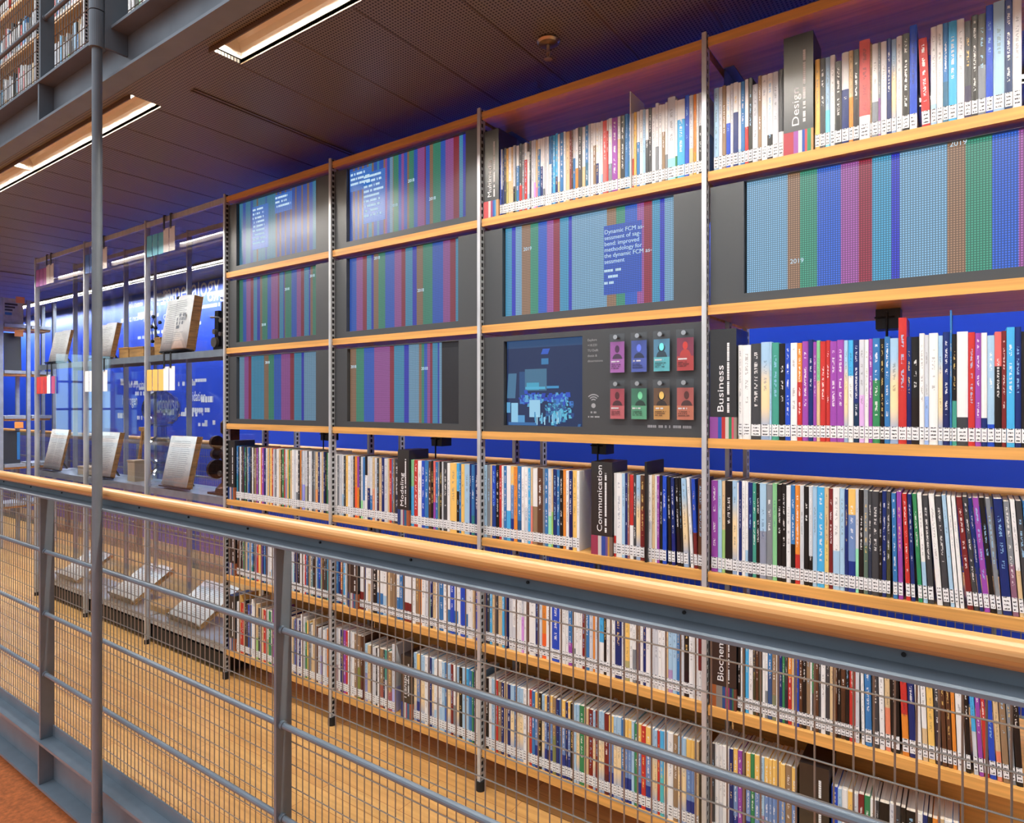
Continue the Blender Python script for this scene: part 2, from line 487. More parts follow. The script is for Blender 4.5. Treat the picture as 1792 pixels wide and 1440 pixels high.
# ------------------------------------------------------------------ setting: floors, ceiling, walls
XL, XR = -14.0, 3.2
CEIL = H + 1.133
UP = 2.715                       # storey height
b = MB(); b.box(XL, XR, 1.072, 3.2, -0.06, 0.0)
floor = struct(b.build('floor', M['floor']), 'oak strip floor of the gallery walkway')
b = MB(); b.box(XL, XR, -7.0, 1.06, -0.36, -0.24)
floor_hall = struct(b.build('floor_hall', M['carpet']), 'rust coloured hall floor beyond the steel beam')

JOINTS = [-2.263 + 0.2775 * k for k in range(-42, 20)]
LAMPS_FRONT = [(-7.5, -6.25), (-6.25, -5.0), (-5.0, -3.75), (-3.75, -2.50), (-1.972, -1.40), (-1.40, -0.15), (-0.15, 1.10), (1.10, 2.35)]
LAMPS_REAR = [(-11.2, -9.6), (-9.6, -8.0), (-8.0, -6.4), (-6.4, -4.8), (-4.8, -3.2), (-3.2, -1.6), (-1.6, 0.0), (0.0, 1.6)]
FA, FB = 1.122, 1.228            # front lamp opening
RA, RB = 2.785, 2.885            # rear lamp opening
b = MB()
for y0, y1 in ((1.085, FA), (FB, RA), (RB, 3.2)):
    b.box(XL, XR, y0, y1, CEIL, CEIL + 0.012)
def fill(lamps, y0, y1):
    xs = [XL] + [v for l in lamps for v in l] + [XR]
    for x0, x1 in zip(xs[::2], xs[1::2]):
        if x1 - x0 > 0.01: b.box(x0, x1, y0, y1, CEIL, CEIL + 0.012)
fill(LAMPS_FRONT, FA, FB); fill(LAMPS_REAR, RA, RB)
ceiling = struct(b.build('ceiling', M['ceiling']), 'brown perforated metal ceiling panels')
b = MB()
for x in JOINTS:
    wide = abs(x + 2.263) < 0.01 or abs((x + 2.263) % 2.22) < 0.01
    if wide:
        b.box(x - 0.028, x - 0.018, FB + .002, RA - .002, CEIL - 0.004, CEIL + 0.002); b.box(x - 0.008, x + 0.002, FB + .002, RA - .002, CEIL - 0.004, CEIL + 0.002)
    else:
        b.box(x - 0.0025, x + 0.0025, FB + .002, RA - .002, CEIL - 0.0012, CEIL + 0.002)
struct(b.build('trim_1', M['ceiling_joint']), 'joint strips between the ceiling panels')
b = MB(); b.box(XL, XR, 1.08, 3.2, CEIL + 0.11, H + 1.31)
struct(b.build('slab', M['slab']), 'floor slab of the upper gallery')
b = MB(); b.box(XL, XR, 3.2, 3.3, -0.06, H + 1.31)
WALL_BACK = struct(b.build('wall_back', M['blue_wall']), 'royal blue wall behind the bookcases')
b = MB(); b.box(XL - 0.1, XL, -7.0, 3.3, -0.36, 6.5)
struct(b.build('wall_left', M['dark_wall']), 'dark end wall of the hall')

# the daylit window at the far end of the hall, mirrored in the display case glass
b = MB()
wy0, wy1, wz0, wz1 = -2.3, -1.35, H - 0.62, H + 0.95
fr = struct(MB().box(XL, XL + 0.05, wy0 - .06, wy1 + .06, wz0 - .06, wz0).box(XL, XL + 0.05, wy0 - .06, wy1 + .06, wz1, wz1 + .06)
            .box(XL, XL + 0.05, wy0 - .06, wy0, wz0, wz1).box(XL, XL + 0.05, wy1, wy1 + .06, wz0, wz1).build('window_1', M['steel']), 'daylit window of the hall')
g = MB()
for k in range(1, 4):
    y = wy0 + (wy1 - wy0) * k / 4; g.box(XL, XL + 0.04, y - .025, y + .025, wz0, wz1)
for k in (1, 2):
    z = wz0 + (wz1 - wz0) * k / 3; g.box(XL, XL + 0.04, wy0, wy1, z - .02, z + .02)
g.build('glazing_bars', M['steel'], fr)
MB().face([(XL + .015, wy0, wz0), (XL + .015, wy1, wz0), (XL + .015, wy1, wz1), (XL + .015, wy0, wz1)]).build('pane', M['daylight'], fr)

# ------------------------------------------------------------------ steel edge beams
def i_beam(z0, z1, name, label, xs):
    web = MB(); web.box(XL, XR, 1.073, 1.083, z0 + 0.0105, z1 - 0.0105)
    root = struct(web.build(name, M['steel']), label)
    MB().box(XL, XR, 1.0176, 1.083, z1 - 0.010, z1).build('flange', M['steel'], root)
    MB().box(XL, XR, 1.0176, 1.083, z0, z0 + 0.010).build('flange', M['steel'], root)
    for x in xs:
        MB().box(x - .006, x + .006, 1.022, 1.0725, z0 + 0.0105, z1 - 0.0105).build('stiffener_plate', M['steel'], root)
    return root
POSTS = [-1.49 + 1.575 * k for k in range(-7, 3)]
i_beam(-0.19, -0.0005, 'steel_beam', 'grey painted steel beam under the near railing', POSTS)
i_beam(CEIL - 0.001, H + 1.308, 'steel_beam', 'grey painted steel beam along the ceiling edge', POSTS)

# ------------------------------------------------------------------ railings
def railing(L, s, z, label, group, with_rods=True, x0=XL + 0.3, x1=XR - 0.2):
    """s = +1: the mesh faces +y of the posts (near railing), -1 mirrored"""
    root = thing('guard_railing', label, 'railing', (0, L, z), group)
    zt = z + 1.0435
    MB().tube((x0, L, zt), (x1, L, zt), 0.020, 20).build('handrail', M['rail_wood'], root)
    a = MB(); ya = L + s * 0.018
    a.box(x0, x1, min(ya, ya + s * .006), max(ya, ya + s * .006), z + 0.996, zt - 0.012)
    a.box(x0, x1, min(ya - s * .054, ya), max(ya - s * .054, ya), z + 0.992, z + 0.998)
    ang = a.build('support_angle', M['steel'], root)
    bolts = MB()
    x = x0 + 0.4
    while x < x1:
        bolts.tube((x, ya - s * .003, z + 1.011), (x, ya - s * .0006, z + 1.011), 0.0032, 8); x += 0.315
    bolts.build('bolt', M['panel_gap'], ang)
    for x in POSTS:
        if x0 < x < x1:
            MB().box(x - .005, x + .005, L - .003 if s > 0 else L - .045, L + .045 if s > 0 else L + .003, z, z + 0.9918).build('post', M['steel'], root)
    for h in (0.262, 0.508, 0.760):
        if with_rods:
            r = MB(); r.tube((x0, L + s * .014, z + h), (x1, L + s * .014, z + h), 0.0082, 12)
            for x in POSTS:
                if x0 < x < x1:
                    r.tube((x + .005, L + s * .014, z + h), (x + .016, L + s * .014, z + h), 0.0115, 12)
            r.build('rod', M['steel'], root)
    w = MB(); ym = L + s * 0.050
    n = int((x1 - x0) / 0.0267)
    for k in range(n):
        x = x0 + k * 0.0267
        w.tube((x, ym, z + 0.012), (x, ym, z + 0.991), 0.0016, 5, caps=False)
    zz = z + 0.022
    while zz < z + 0.99:
        w.tube((x0, ym - s * .003, zz), (x1, ym - s * .003, zz), 0.0016, 5, caps=False); zz += 0.0608
    w.build('mesh_panel', M['wire'], root)
    MB().box(x0, x1, min(L + s * .040, L + s * .0465), max(L + s * .040, L + s * .0465), z, z + 0.043).build('toe_plate', M['steel'], root)
    return root
railing(1.03, 1, 0.0, 'long railing with beech handrail and wire mesh in the foreground', 'gallery railings')
railing(2.88, -1, 0.0, 'railing with beech handrail behind the bookcases before the blue wall', 'gallery railings')
railing(1.03, 1, H + 1.308, 'railing with wire mesh on the upper gallery at top left', 'gallery railings')

# the thin column in front of the railing
col = thing('support_column', 'thin grey steel column standing in front of the wooden handrail', 'column', (-2.44, 0.985, -0.19))
MB().tube((-2.44, .985, -0.24), (-2.44, .985, 4.6), 0.0158, 20).build('pole', M['steel'], col)
sl = MB().tube((-2.44, .985, H + 1.222), (-2.44, .985, H + 1.345), 0.0245, 24).tube((-2.44, .985, H + 1.349), (-2.44, .985, 4.6), 0.0245, 24)
sl.build('sleeve', M['steel'], col)
MB().box(-2.425, -2.413, 1.0, 1.072, H + 1.225, 4.6).build('gusset_plate', M['steel'], col)
MB().tube((-2.44, .985, -0.24), (-2.44, .985, -0.036), 0.0172, 20).build('foot_collar', M['steel'], col)

# ------------------------------------------------------------------ ceiling lights
def lamp(x0, x1, ya, yb, tube_side, label, group, tube):
    z = CEIL
    root = thing('ceiling_light', label, 'ceiling light', ((x0 + x1) / 2, (ya + yb) / 2, z), group)
    h = MB(); top = z + 0.092
    h.box(x0 + .001, x1 - .001, ya - .006, yb + .006, top, top + .006)
    h.box(x0 + .001, x1 - .001, ya - .006, ya - .002, z + 0.013, top); h.box(x0 + .001, x1 - .001, yb + .002, yb + .006, z + 0.013, top)
    h.build('housing', M['lamp_box'], root)
    r = MB(); n = 10; pts = []
    for k in range(n + 1):                                     # curved trough
        a = math.pi * k / n
        pts.append(((ya + yb) / 2 - math.cos(a) * (yb - ya) / 2, z + 0.014 + math.sin(a) ** 0.7 * 0.072))
    for (p, q), (p2, q2) in zip(pts, pts[1:]):
        r.face([(x0 + .003, p, q), (x1 - .003, p, q), (x1 - .003, p2, q2), (x0 + .003, p2, q2)], smooth=True)
    r.build('reflector', M['reflector'], root)
    for x in (x0 + .003, x1 - .005):
        e = MB(); m = (ya + yb) / 2
        e.face([(x, p, q) for p, q in pts]); e.face([(x + .002, p, q) for p, q in pts][::-1])
        e.build('end_plate', M['reflector'], root)
    dn = .014 if tube_side < 0 else .004
    MB().box(x0, x1, ya - .004, ya, z - dn, z + .012).build('edge_trim', M['ceiling_joint'], root)
    MB().box(x0, x1, yb, yb + .004, z - (.018 - dn), z + .012).build('edge_trim', M['ceiling_joint'], root)
    yt = ya + 0.026 if tube_side < 0 else yb - 0.026
    yb_ = yt + .019 if tube_side < 0 else yt - .021
    if tube is not M['tube_rear'] and tube is not M['tube_rear_bright']: MB().box(x0 + .006, x1 - .006, yb_, yb_ + .002, z + .034, z + .080).build('added_baffle', M['reflector'], root)  # blade added to keep direct tube light off the visible trough wall
    zt_ = z + (.020 if tube in (M['tube_rear'], M['tube_rear_bright']) else .046)
    MB().tube((x0 + .02, yt, zt_), (x1 - .02, yt, zt_), 0.0125, 10).build('tube', tube, root)
fl = ['recessed cream trough light beside the left edge, farthest along', 'recessed cream trough light far left over the front walkway',
      'recessed cream trough light at the left edge behind the column', 'recessed cream trough light nearest the thin column, ending at the joint',
      'short recessed trough light at the top of the picture right of the beam joint', 'recessed trough light just above the top edge beside the short one',
      'recessed trough light overhead right of the top edge', 'recessed trough light overhead at the far right']
for (x0, x1), lb in zip(LAMPS_FRONT, fl):
    lamp(x0, x1, FA, FB, -1, lb, 'lights over the front walkway', M['tube'])
for k, (x0, x1) in enumerate(LAMPS_REAR):
    lamp(x0, x1, RA, RB, -1, 'cool trough light behind the bookcases, ' + ('farthest left', 'second', 'third', 'fourth', 'fifth', 'sixth', 'seventh', 'last')[k] + ' of its row counted from the left', 'lights over the rear walkway', M['tube_rear_bright'] if x1 < -4.0 else M['tube_rear'])

b = MB(); b.box(-8.0, -2.0, 1.085, FA, CEIL + UP, CEIL + UP + .012); b.box(-8.0, -2.0, FB, 2.4, CEIL + UP, CEIL + UP + .012)
struct(b.build('ceiling', M['ceiling']), 'ceiling of the upper gallery')
CEIL_KEEP = CEIL; CEIL = CEIL + UP
for (x0, x1), lb in (((-7.2, -5.7), 'trough light over the upper gallery, left one'), ((-5.7, -4.2), 'trough light over the upper gallery, right one')):  # lamps added out of view to brighten the upper books
    lamp(x0, x1, FA, FB, -1, lb, 'added lights over the upper gallery', M['tube'])
CEIL = CEIL_KEEP

# sprinkler
sp = thing('sprinkler', 'fire sprinkler with round flange under the dark ceiling', 'sprinkler', (-1.06, 1.70, CEIL))
MB().lathe((-1.06, 1.70, CEIL - 0.013), [(0.008, 0.013), (0.034, 0.011), (0.036, 0.006), (0.030, 0.0), (0.008, -0.003)], 24).build('flange', M['brass'], sp)
s = MB().tube((-1.06, 1.70, CEIL - 0.014), (-1.06, 1.70, CEIL - 0.040), 0.006, 12)
s.tube((-1.066, 1.70, CEIL - 0.038), (-1.062, 1.70, CEIL - 0.058), 0.002, 6).tube((-1.054, 1.70, CEIL - 0.038), (-1.058, 1.70, CEIL - 0.058), 0.002, 6)
s.build('nozzle', M['brass'], sp)
MB().lathe((-1.06, 1.70, CEIL - 0.060), [(0.001, 0.002), (0.013, 0.001), (0.013, -0.001), (0.001, -0.002)], 16).build('deflector', M['brass'], sp)

# ------------------------------------------------------------------ bookcases
PX = [-5.397 + 0.8 * k for k in range(9)]           # uprights
TOPS = [1.026, 0.650, 0.276, -0.096, -0.470, -0.843, -1.214]
TH = 0.0265
DEPTH = 0.405

def slotted(bm, x, y, z0, z1, s=1):
    """slotted upright: front face to -y, slots on the +x side"""
    bm.box(x - .0065, x + .0065, y - .012, y - .0095, z0, z1)
    bm.box(x - .0065, x - .0045, y - .0095, y + .018, z0, z1)
    bm.box(x + .0045, x + .0065, y - .0095, y - .004, z0, z1)
    bm.box(x + .0045, x + .0065, y + .008, y + .018, z0, z1)
    z = z0 + .01
    while z < z1 - .02:
        bm.box(x + .0045, x + .0065, y - .004, y + .008, z, z + .0085); z += 0.0234
    return bm
def upright(parent, x, y, z0, z1, foot=True, solid=False):
    if solid:
        o = MB().box(x - .006, x + .006, y - .012, y + .016, z0, z1).build('upright', M['alu'], parent, bevel=.001)
        MB().tube((x, y, z0 - .022), (x, y, z0 + .002), 0.015, 14).build('foot', M['rubber'], o)
        return o
    o = slotted(MB(), x, y, z0, z1).build('upright', M['alu'], parent)
    core = MB().box(x - .003, x + .003, y - .008, y + .016, z0 + .002, z1 - .004).build('slot_core', M['panel_gap'], o)  # black plate stands in for the shade inside the slots
    if foot:
        MB().tube((x, y, z0 - .022), (x, y, z0 + .012), 0.017, 14).build('foot', M['rubber'], o)
    return o
POST_Y = (D, 2.005, 2.20)

def bookcase(i, label, levels, zoff=0.0, last=False, back_rows=(), zfoot=0.022, group='wooden bookcases along the gallery', brackets=()):
    x0, x1 = PX[i], PX[i + 1]
    root = thing('bookcase', label, 'bookcase', ((x0 + x1) / 2, D, zoff), group)
    for x in ([x0, x1] if last else [x0]):
        for y in POST_Y:
            upright(root, x, y, zoff + zfoot, zoff + H + 1.040)
    for k in levels:
        z = zoff + H + TOPS[k]
        MB().box(x0 + .0085, x1 - .0085, D - .004, D + DEPTH, z - TH, z).build('shelf', M['board'], root, bevel=0.0015)
    for k in back_rows:
        z = zoff + H + TOPS[k]
        MB().box(x0 + .012, x1 - .012, 2.02, 2.035, z, zoff + H + TOPS[k - 1] - TH).build('back_panel', M['board'], root)
    for x in brackets:
        zt = zoff + H + TOPS[0] - TH
        bk = MB().prism([(0, 0), (0, 0), (0, 0)], 0, 0) if False else MB()
        y0, y1 = D + .134, D + .27
        for sx in (x - .0005, x + .0015):
            bk.face([(sx, y0, zt - .001), (sx, y1, zt - .001), (sx, y1, zt - .11), (sx, y0, zt - .075)])
        bk.box(x - .001, x + .028, y0, y1, zt - .003, zt - .001)
        bk.build('shelf_bracket', M['steel'], root)
    return root
CASE = {}
CASE[1] = bookcase(3, 'bookcase bay next to the glass display cases with three screens', range(7), back_rows=(6,))
CASE[2] = bookcase(4, 'second bookcase bay from the glass cases, screens over the Modeling sign', range(7), back_rows=(6,))
CASE[3] = bookcase(5, 'bookcase bay holding the eight coloured portrait cards', range(7), back_rows=(6,), brackets=(PX[5] + .012,))
CASE[4] = bookcase(6, 'rightmost bookcase bay, with the Business and Design signs', range(7), back_rows=(6,), last=True, brackets=(PX[6] + .012,))
PX_UP = [-6.997 + 0.8 * k for k in range(5)]
UPZ = UP
def upper_case(k):
    x0, x1 = PX_UP[k], PX_UP[k + 1]
    root = thing('bookcase', 'upper gallery bookcase at top left, ' + ('leftmost, mostly outside the picture', 'at the left picture edge', 'left of the wide upper post', 'between the wide upper post and the column')[k], 'bookcase', ((x0 + x1) / 2, D, UPZ), 'bookcases on the upper gallery')
    for x in ([x0, x1] if k == 3 else [x0]):
        upright(root, x, D, UPZ + .022, UPZ + H + 1.04); upright(root, x, 2.005, UPZ + .022, UPZ + H + 1.04)
    for j in range(7):
        z = UPZ + H + TOPS[j]
        MB().box(x0 + .0085, x1 - .0085, D - .004, D + .22, z - TH, z).build('shelf', M['board'], root)
for k in range(4): upper_case(k)

# ------------------------------------------------------------------ screens set into the shelves
SC = {'L': (120, 165, 196), 'T': (150, 116, 90), 'G': (62, 146, 120), 'B': (48, 98, 200), 'M': (160, 88, 160), 'R': (148, 42, 64),
      'C': (70, 152, 190), 'I': (46, 56, 190), 'K': (8, 8, 14), 'X': (50, 98, 200)}
def panel(i, k, x0, x1, z0, z1, label, deep=0.014):
    """charcoal frame filling the shelf opening under shelf k, with an opening for the screen"""
    a, c = PX[i] + .0115, PX[i + 1] - .0095
    zb = H + TOPS[k + 1] + .0005; zt = H + TOPS[k] - TH - .016
    y = D + .006; root = thing('wall_display', label, 'display', ((a + c) / 2, y, zb), 'screens set into the bookcases')
    z0 += H; z1 += H
    f = MB()
    f.box(a, c, y, y + .02, zb, z0); f.box(a, c, y, y + .02, z1, zt) if zt > z1 else None
    if x0 > a: f.box(a, x0, y, y + .02, z0, z1)
    if x1 < c: f.box(x1, c, y, y + .02, z0, z1)
    f.build('frame', M['panel'], root)
    MB().box(a, c, y + .03, y + .05, zb, zt).build('backing', M['panel_gap'], root)
    return root, y + deep
def stripes(root, y, x0, spec, z0, z1, gain=1.0, tilt=0.0):
    s = MB(); z0 += H; z1 += H
    prev = x0; rng = random.Random(len(spec))
    for tok in spec.split():
        c, x = tok[0], float(tok[1:])
        base = lin(SC[c])[:3]
        jag = rng.uniform(.2, .8) * (z1 - z0) + z0
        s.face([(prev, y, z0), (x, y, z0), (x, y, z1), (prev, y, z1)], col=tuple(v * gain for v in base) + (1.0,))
        prev = x
    return s.build('screen', M['led'], root)
STR = {
 'b4r2': (-0.489, 'L-0.384 T-0.353 G-0.312 B-0.257 M-0.217 R-0.188 C-0.147 I-0.129 L-0.034 T0.001 G0.050 B0.097 M0.125'),
 'b3r2': (-1.303, 'C-1.276 I-1.261 L-1.235 T-1.200 G-1.168 B-1.134 M-1.108 R-1.084 C-1.051 I-1.039 L-0.914 T-0.882 G-0.852 B-0.812 M-0.790 R-0.764 C-0.739 I-0.725 L-0.692'),
 'b2r2': (-2.108, 'B-2.066 M-2.028 R-2.003 C-1.977 I-1.963 T-1.935 G-1.896 B-1.844 M-1.806 R-1.784 C-1.746 I-1.725 T-1.692 G-1.643 B-1.590 M-1.555 R-1.529 C-1.505'),
 'b2r1': (-2.108, 'B-2.086 T-2.076 B-2.059 T-2.050 B-2.033 T-2.022 B-2.003 T-1.994 C-1.973 T-1.963 B-1.943 C-1.931 B-1.906 T-1.898 M-1.886 B-1.870 L-1.854 T-1.850 G-1.822 B-1.806 M-1.793 B-1.775 T-1.765 G-1.739 B-1.720 M-1.683 R-1.677 B-1.657 T-1.640 G-1.602 B-1.578 M-1.539 R-1.512 C-1.494 I-1.480 T-1.470'),
 'b2r3': (-2.104, 'T-2.068 G-2.020 B-1.960 M-1.870 R-1.846 C-1.791 I-1.766 L-1.712 T-1.699 G-1.686 B-1.670 M-1.655 R-1.643 C-1.616 I-1.609 L-1.597 K-1.503'),
 'b1r1': (-2.914, 'C-2.885 B-2.86 C-2.82 B-2.80 C-2.77 T-2.76 C-2.70 B-2.69 C-2.62 T-2.61 B-2.59 T-2.578 B-2.55 T-2.54 B-2.51 T-2.50 B-2.475 T-2.465 B-2.43 T-2.42 B-2.39 T-2.375 B-2.35 C-2.311'),
 'b1r2': (-2.914, 'G-2.883 B-2.855 M-2.819 R-2.796 C-2.767 I-2.743 T-2.726 G-2.684 B-2.655 M-2.603 R-2.592 C-2.561 I-2.554 T-2.548 G-2.501 B-2.464 M-2.433 R-2.410 C-2.377 I-2.367 T-2.350 G-2.311'),
 'b1r3': (-2.914, 'L-2.873 M-2.837 R-2.814 C-2.767 C-2.732 C-2.711 T-2.675 G-2.633 B-2.578 M-2.511 R-2.482 C-2.430 I-2.411 L-2.311'),
}
ZR = {0: (0.676, 0.981), 1: (0.302, 0.607), 2: (-0.072, 0.230)}
SCREEN = {}
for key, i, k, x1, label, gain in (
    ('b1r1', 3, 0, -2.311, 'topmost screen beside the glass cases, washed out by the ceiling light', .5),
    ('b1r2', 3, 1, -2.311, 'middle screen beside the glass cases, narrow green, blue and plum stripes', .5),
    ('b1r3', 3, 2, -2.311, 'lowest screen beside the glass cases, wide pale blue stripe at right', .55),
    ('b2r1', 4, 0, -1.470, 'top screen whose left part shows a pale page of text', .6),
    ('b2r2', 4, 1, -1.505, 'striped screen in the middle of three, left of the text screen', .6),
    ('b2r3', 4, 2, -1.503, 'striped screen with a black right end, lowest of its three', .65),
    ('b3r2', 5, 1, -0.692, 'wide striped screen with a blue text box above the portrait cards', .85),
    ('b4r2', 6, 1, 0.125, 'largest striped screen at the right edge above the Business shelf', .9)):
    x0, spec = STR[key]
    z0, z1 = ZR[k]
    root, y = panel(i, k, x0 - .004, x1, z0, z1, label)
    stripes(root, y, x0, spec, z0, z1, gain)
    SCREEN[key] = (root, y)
rng = random.Random(5)
# blue text box on the wide screen
root, y = SCREEN['b3r2']
bx = MB(); bx.face([(-.924, y - .0008, H + .34), (-.797, y - .0008, H + .34), (-.797, y - .0008, H + .556), (-.924, y - .0008, H + .556)], col=tuple(lin((44, 92, 200))[:3]) + (.75,))
bxo = bx.build('text_box', M['led'], root)
led_white = emitter('lit_lettering', (0.62, 0.82, 0.95), 0.95)
for n, row in enumerate(('Dynamic FCM as-', 'sessment of sag-', 'bend: improved', 'methodology for', 'the dynamic FCM as-', 'sessment')):
    text(row, .0185, (-.922, y - .0012, H + .530 - .0185 * n), bxo, led_white)
for n in range(3):
    scribble(rng, -.922, y - .001, H + .415 - .019 * n, .06 - .014 * n, .008, bxo, led_white)
for key, xx, zz in (('b3r2', -1.228, .52), ('b4r2', -.378, .37), ('b4r2', -.030, .598), ('b2r1', -1.77, .86), ('b2r1', -1.86, .78), ('b2r1', -1.66, .77), ('b2r2', -1.96, .585), ('b2r2', -1.72, .43),
                    ('b2r3', -2.10, .15), ('b2r3', -1.70, .13), ('b1r2', -2.55, .52), ('b1r2', -2.37, .56), ('b1r2', -2.73, .37), ('b1r3', -2.70, .19)):
    root, y = SCREEN[key]
    text('2019' if key[1] in '34' else '2018', .017, (xx, y - .001, H + zz), root, led_white, 'year_lettering')
for key, xs, z, n in (('b2r1', -2.10, .955, 3), ('b2r1', -2.02, .93, 9), ('b1r1', -2.80, .93, 9), ('b1r1', -2.62, .955, 3)):
    root, y = SCREEN[key]
    q = MB(); q.face([(xs - .004, y - .0008, H + z - n * .02 - .01), (xs + .125, y - .0008, H + z - n * .02 - .01), (xs + .125, y - .0008, H + z + .015), (xs - .004, y - .0008, H + z + .015)], col=tuple(lin((60, 120, 205))[:3]) + (.8,))
    qo = q.build('text_box', M['led'], root)
    scribble(rng, xs, y - .001, H + z, .115, .009, qo, led_white, rows=n, pitch=.02)

# upright picture screen with the portrait cards
a, c = PX[5] + .0115, PX[6] - .0095
root, y = panel(5, 2, -1.301, -.993, -.073, .216, 'dark panel with an upright picture screen and eight card pegs')
px_ = MB()
def q(x0, x1, z0, z1, rgb, dy=0.0, sl=0.0):
    px_.face([(x0, y - dy, H + z0), (x1, y - dy, H + z0), (x1 + sl, y - dy, H + z1), (x0 + sl, y - dy, H + z1)], col=tuple(lin(rgb)[:3]) + (1,))
q(-1.297, -.996, -.073, .190, (24, 44, 84)); q(-1.297, -.996, .190, .216, (36, 70, 112))
q(-1.297, -1.262, .02, .105, (66, 112, 146), .0003, .006); q(-1.297, -1.25, -.005, .0, (40, 80, 120), .0003)
q(-1.245, -1.222, .0, .11, (34, 74, 122), .0003); q(-1.222, -1.135, .045, .118, (66, 110, 140), .0003)
q(-1.215, -1.165, .048, .072, (70, 158, 190), .0005); q(-1.22, -1.14, .05, .058, (80, 170, 205), .0006)
q(-1.156, -1.128, .132, .152, (56, 120, 170), .0004); q(-1.158, -1.13, .166, .184, (48, 90, 190), .0004, .008)
q(-1.135, -1.088, .052, .060, (60, 140, 190), .0004)
r2 = random.Random(11)
for n in range(150):
    cxx = r2.gauss(-1.185, .024) if n % 2 else r2.gauss(-1.085, .020); czz = r2.gauss(.018, .010)
    w = r2.uniform(.003, .008); q(cxx - w, cxx + w, czz - w, czz + w, r2.choice([(44, 80, 190), (40, 66, 170), (60, 120, 200), (86, 160, 205)]), .0007 + n * 2e-6, r2.uniform(-.004, .004))
for n in range(170):
    cxx = r2.gauss(-1.085, .026); czz = r2.gauss(-.022, .018); w = r2.uniform(.002, .006)
    q(cxx - w, cxx + w, czz - w, czz + w, r2.choice([(60, 140, 180), (90, 180, 210), (44, 96, 150), (36, 70, 130)]), .0007 + n * 2e-6, r2.uniform(-.004, .004))
q(-1.203, -1.160, -.044, .014, (150, 200, 228), .0012); q(-1.278, -1.25, -.062, .004, (140, 196, 226), .0012); q(-1.297, -1.282, -.03, .006, (90, 160, 205), .0012)
q(-1.25, -1.222, -.062, -.038, (84, 150, 200), .0012); q(-1.29, -1.17, -.072, -.062, (52, 104, 160), .0010)
for n in range(26):
    cxx = r2.uniform(-1.2, -1.06); q(cxx, cxx + .004, r2.uniform(-.07, -.05), r2.uniform(-.045, -.02), r2.choice([(110, 180, 215), (60, 130, 180), (170, 215, 235)]), .0013)
px_.build('picture_screen', M['lcd'], root)
for n, row in enumerate(('Explore', '+10.231', 'TU Delft', 'thesis &', 'dissertations')):
    text(row, .0105, (-.974, D + .0055, H + .198 - .0165 * n), root, M['pale_ink'])
# contactless symbol
wi = MB(); wc = (-.953, H + .005)
for R_ in (.010, .0175, .025):
    for k in range(10):
        a0 = math.radians(45 + 9 * k); a1 = a0 + math.radians(9)
        wi.face([(wc[0] + (R_ + d) * math.cos(t), D + .0055, wc[1] + (R_ + d) * math.sin(t)) for t, d in ((a0, -.0017), (a0, .0017), (a1, .0017), (a1, -.0017))][::-1])
wi.prism([(wc[0] + .0075 * math.cos(2 * math.pi * k / 16), wc[1] - .010 + .0075 * math.sin(2 * math.pi * k / 16)) for k in range(16)], D + .0052, D + .0058)
wi.build('contactless_symbol', M['pale_ink'], root)
scribble(rng, -.963, D + .0058, H - .026, .02, .006, root, M['pale_ink']); scribble(rng, -.972, D + .0058, H - .040, .04, .005, root, M['pale_ink'])
scribble(rng, -.772, D + .0058, H - .066, .135, .008, root, M['pale_ink'])

